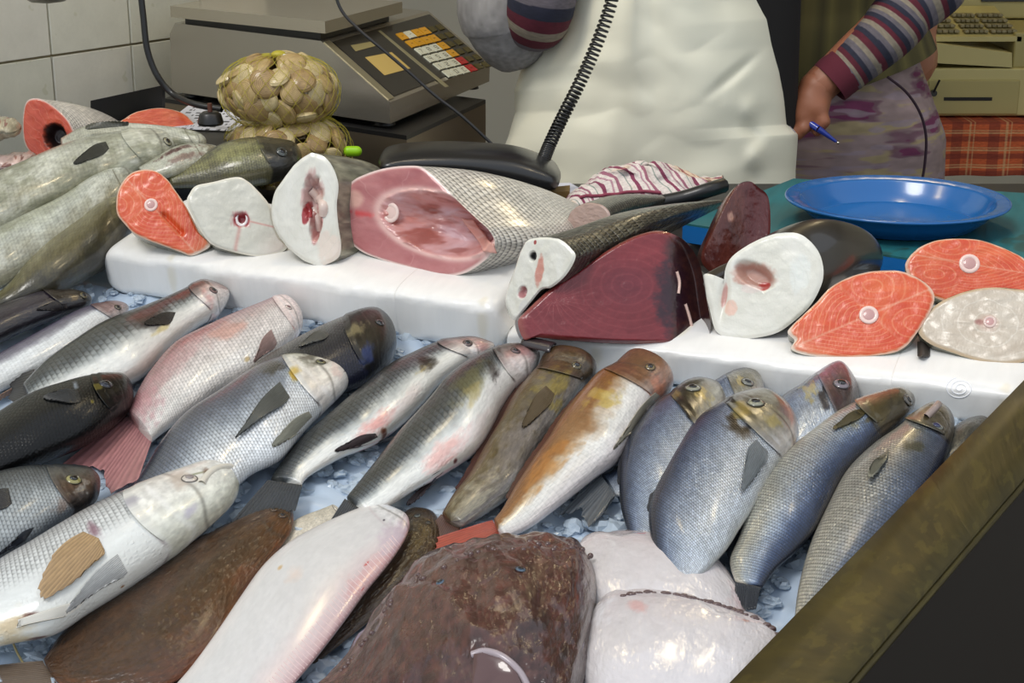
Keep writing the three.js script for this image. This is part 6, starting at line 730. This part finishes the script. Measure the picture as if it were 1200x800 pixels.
{
  const g = thing('person', 'second person in a floral skirt and ribbed olive knit behind the seller', 'person'), X = .68, Z = -3.5, at = (x, y, z) => V3(X + x, y, Z + z);
  part(g, 'body', figure([[at(0, .95, 0), at(0, 1.38, 0), .13, .13], [at(-.16, 1.4, 0), at(.16, 1.4, 0), .06, .06], [at(0, 1.42, 0), at(0, 1.52, .01), .05, .046], [at(0, 1.58, .02), at(0, 1.65, .01), .082, .086], [at(-.09, .9, 0), at(-.09, .1, 0), .09, .04], [at(.09, .9, 0), at(.09, .1, 0), .09, .04], [at(-.09, .04, -.02), at(-.09, .03, .1), .04, .03], [at(.09, .04, -.02), at(.09, .03, .1), .04, .03], [at(-.18, 1.38, 0), at(-.2, 1.12, .02), .05, .04], [at(-.2, 1.12, .02), at(-.12, 1.0, .16), .04, .032], [at(.18, 1.38, 0), at(.2, 1.12, -.06), .05, .04], [at(.2, 1.12, -.06), at(.16, .96, -.14), .04, .032], [at(0, 1.59, .1), at(0, 1.57, .112), .008, .012]], at(-.9, -.02, -.9), at(.9, 1.78, .9), .026, .035), mat([170, 116, 88], .5));
  const fl = paint(512, 512, (u, v) => { const a = fbm(u * 44, v * 15, 3), b = fbm(u * 34 + 30, v * 13 + 5, 3), n = fbm(u * 60, v * 60, 2); let c = [150, 130, 128]; c = mixc(c, [168, 152, 108], ss(.52, .62, a) * .8); c = mixc(c, [110, 76, 90], ss(.54, .64, b) * .8); c = mixc(c, [112, 50, 84], ss(.68, .71, b)); c = mixc(c, [150, 134, 142], ss(.64, .68, fbm(u * 50 + 9, v * 20, 2)) * .8); const k = .9 + n * .2; return [c[0] * k, c[1] * k, c[2] * k, n]; }, true);
  part(g, 'skirt', grid(40, 72, (u, v) => { const f = v * 2 * Math.PI, y = lerp(1.18, .5, u), w = lerp(.158, .235, Math.min(1, u * 3.2)) + .02 * u; const p = .006 * Math.cos(f * 9) * u; return at((w + p) * 1.08 * Math.cos(f), y, (w + p) * .8 * Math.sin(f)); }, true), mat([255, 255, 255], .85, { map: fl.map }), 'floral skirt in faded purple and olive');
  part(g, 'skirt_seam', tube([[1040, 90], [1062, 108], [1078, 132], [1085, 158], [1084, 190], [1080, 215]].map(([x, y]) => atZ(x, y, 3.3)), .003, 30, 6), mat([60, 40, 52], .8));
  const kt = paint(256, 64, (u, v) => { const r = .5 + .5 * Math.cos(v * 2 * Math.PI * 40), s = .7 + .4 * r; return [82 * s, 76 * s, 42 * s, r]; }, true);
  part(g, 'knit_top', grid(40, 60, (u, v) => { const f = v * 2 * Math.PI, y = lerp(1.085, 1.46, u) + (u < .5 ? .075 * Math.cos(f) * (1 - 2 * u) : 0), w = lerp(.205, .165, Math.min(1, u * 2.4)) * (u > .85 ? 1 - .7 * ((u - .85) / .15) ** 2 : 1); return at(w * 1.1 * Math.cos(f), y, w * .84 * Math.sin(f)); }, true), mat([255, 255, 255], .95, { map: kt.map, bumpMap: kt.bump, bumpScale: .003 }), 'ribbed olive knit hem');
  part(g, 'hair', figure([[at(0, 1.63, -.02), at(0, 1.66, -.02), .096, .09]], at(-.14, 1.48, -.18), at(.14, 1.8, .14), .012, .02), mat([50, 40, 34], .7));
  settle(g, V3(X, 0, Z));
}
// ---------- cash register on a table with a checked cloth ----------
{
  const T = 4.1, P = (x, y, t = T) => atZ(x, y, t), m = mat([188, 176, 116], .5), m2 = mat([168, 156, 98], .5), g = thing('cash_register', 'beige cash register with drawer and slanted keyboard', 'cash register');
  const B = (x0, x1, y0, y1, d0, d1, r = .006) => { const a = P(x0, y1, T + d0), b = P(x1, y0, T + d0); return box(b.x - a.x, b.y - a.y, d1 - d0, r).translate((a.x + b.x) / 2, (a.y + b.y) / 2, -(T + d0) - (d1 - d0) / 2); };
  part(g, 'drawer_case', B(1050, 1320, 80, 136, 0, .4), m, 'beige drawer case');
  const dr = part(g, 'cash_drawer', B(1086, 1196, 94, 134, -.006, .02, .003), m2); part(dr, 'drawer_slot', B(1106, 1163, 114, 118, -.0075, -.003, .0005), mat([24, 22, 16], .7)); part(dr, 'lock', new THREE.CylinderGeometry(.008, .008, .012, 16).rotateX(Math.PI / 2).translate(...P(1094, 109, T - .012).toArray()), mat([40, 38, 30], .4)); part(dr, 'key_tag', new THREE.TubeGeometry(new THREE.LineCurve3(P(1094, 108, T - .016), P(1101, 94, T - .03)), 2, .003, 6), mat([30, 28, 24], .4));
  part(g, 'keyboard_case', slab([P(1062, 72), P(1186, 79), P(1186, 62), P(1062, 46)].map((p, i) => p), .3, V3(0, 0, -1)), m);
  part(g, 'side_wedge', B(1186, 1330, 38, 80, .02, .36), m2);
  const k0 = P(1060, 46, T), kb = (u, w) => V3(P(lerp(1058, 1200, u), 46).x, k0.y + .004 + w * .05, -T - .02 - w * .26);
  part(g, 'keyboard_plate', slab([kb(0, 0), kb(1, 0), kb(1, 1), kb(0, 1)], .012, V3(0, -1, 0)), m);
  for (const [x0, x1] of [[0, .2], [.26, .5], [.54, .74], [.76, .98]]) for (let r = 0; r < 4; r++) for (let c = 0; c < 5; c++) { const u = lerp(x0, x1, (c + .5) / 5), w = .12 + r * .17, p = kb(u, w); part(g, 'key', box((x1 - x0) * .055, .008, .03, .002, 1).translate(p.x, p.y + .005, p.z), c % 2 ? kA : kB); }
  part(g, 'display_head', B(1064, 1320, -60, 22, .3, .42), m); part(g, 'paper_note', B(1083, 1115, -2, 12, .292, .296, .0006), mat([206, 200, 160], .7)); part(g, 'display_window', B(1150, 1300, -10, 2, .292, .298, .001), mat([26, 24, 18], .3));
  settle(g, P(1140, 136));
  const t = thing('cloth_table', 'table covered by an orange checked cloth below the cash register', 'table');
  const pt = paint(512, 512, (u, v) => { const a = (u * 9) % 1, b = (v * 5) % 1, n = fbm(u * 120, v * 120, 2); let c = [196, 92, 50]; if (a < .3) c = mixc(c, [120, 48, 34], .6); if (b < .3) c = mixc(c, [112, 44, 32], .6); const l = (Math.abs(a - .5) < .03 || Math.abs(a - .62) < .02 ? .55 : 0) + (Math.abs(b - .5) < .05 || Math.abs(b - .64) < .03 ? .6 : 0); c = mixc(c, [206, 180, 130], Math.min(.8, l)); const k = .88 + n * .24; return [c[0] * k, c[1] * k, c[2] * k, n]; }, true), pm = mat([255, 255, 255], .85, { map: pt.map });
  const a = P(1030, 137, T - .06), b = P(1420, 137, T - .06), y = P(1140, 137, T).y - .003, yb = P(1140, 206, T - .06).y;
  part(t, 'checked_cloth', sheet(60, 24, (u, v) => { const x = lerp(a.x, b.x, u), k = v * 1.6; return k < 1 ? V3(x, lerp(yb, y, k) , -(T - .06) + .006 * Math.sin(u * 40) * (1 - k)) : V3(x, y, lerp(-(T - .06), -T - .5, (k - 1) / .6)); }, .002), pm, 'orange checked cloth');
  part(t, 'table_top', boxAt(a.x, b.x, y - .03, y - .004, -T - .5, -T + .05), m2); for (const x of [a.x + .05, b.x - .05]) for (const z of [-T + .01, -T - .44]) part(t, 'leg', new THREE.CylinderGeometry(.03, .024, y - .03, 14).translate(x, (y - .03) / 2, z), mat([150, 120, 80], .6)); settle(t, V3((a.x + b.x) / 2, 0, -T - .2));
  const hb = thing('steel_hook', 'shiny steel plate edge hanging on the tiled wall', 'fitting'); part(hb, 'plate', new THREE.LatheGeometry([[.0001, -.018], [.03, -.014], [.05, 0], [.046, .008], [.0001, .004]].map(q => new THREE.Vector2(...q)), 30).translate(...atZ(55, -8, 2.9).toArray()), steel); settle(hb, atZ(55, -8, 2.9));
}
// warm bulbs inside the shop and over the counter
for (const [x, y, z, i, where] of [[1.0, 2.45, -4.3, 0.7, 'deep inside the shop'], [-.3, 2.3, -2.45, .5, 'over the white blocks'], [.5, 2.3, -2.3, .5, 'over the cutting board']]) {
  const g = thing('hanging_lamp', 'warm bare bulb hanging ' + where, 'lamp'), p = V3(x, y, z), top = 2.8;
  part(g, 'bulb', new THREE.SphereGeometry(.045, 20, 14).translate(x, y, z), new THREE.MeshStandardMaterial({ color: 0xffffff, emissive: new THREE.Color(1, .82, .5), emissiveIntensity: 6 })); part(g, 'socket', new THREE.CylinderGeometry(.02, .024, .06, 16).translate(x, y + .07, z), black); part(g, 'flex', new THREE.CylinderGeometry(.003, .003, top - y - .1, 8).translate(x, (top + y + .1) / 2, z), black);
  settle(g, p); const l = new THREE.PointLight(new THREE.Color(1, .8, .48), i); l.position.copy(p); l.castShadow = true; l.shadow.radius = 2; l.name = 'bulb_glow'; scene.add(l);
}
renderer.render(scene, camera);
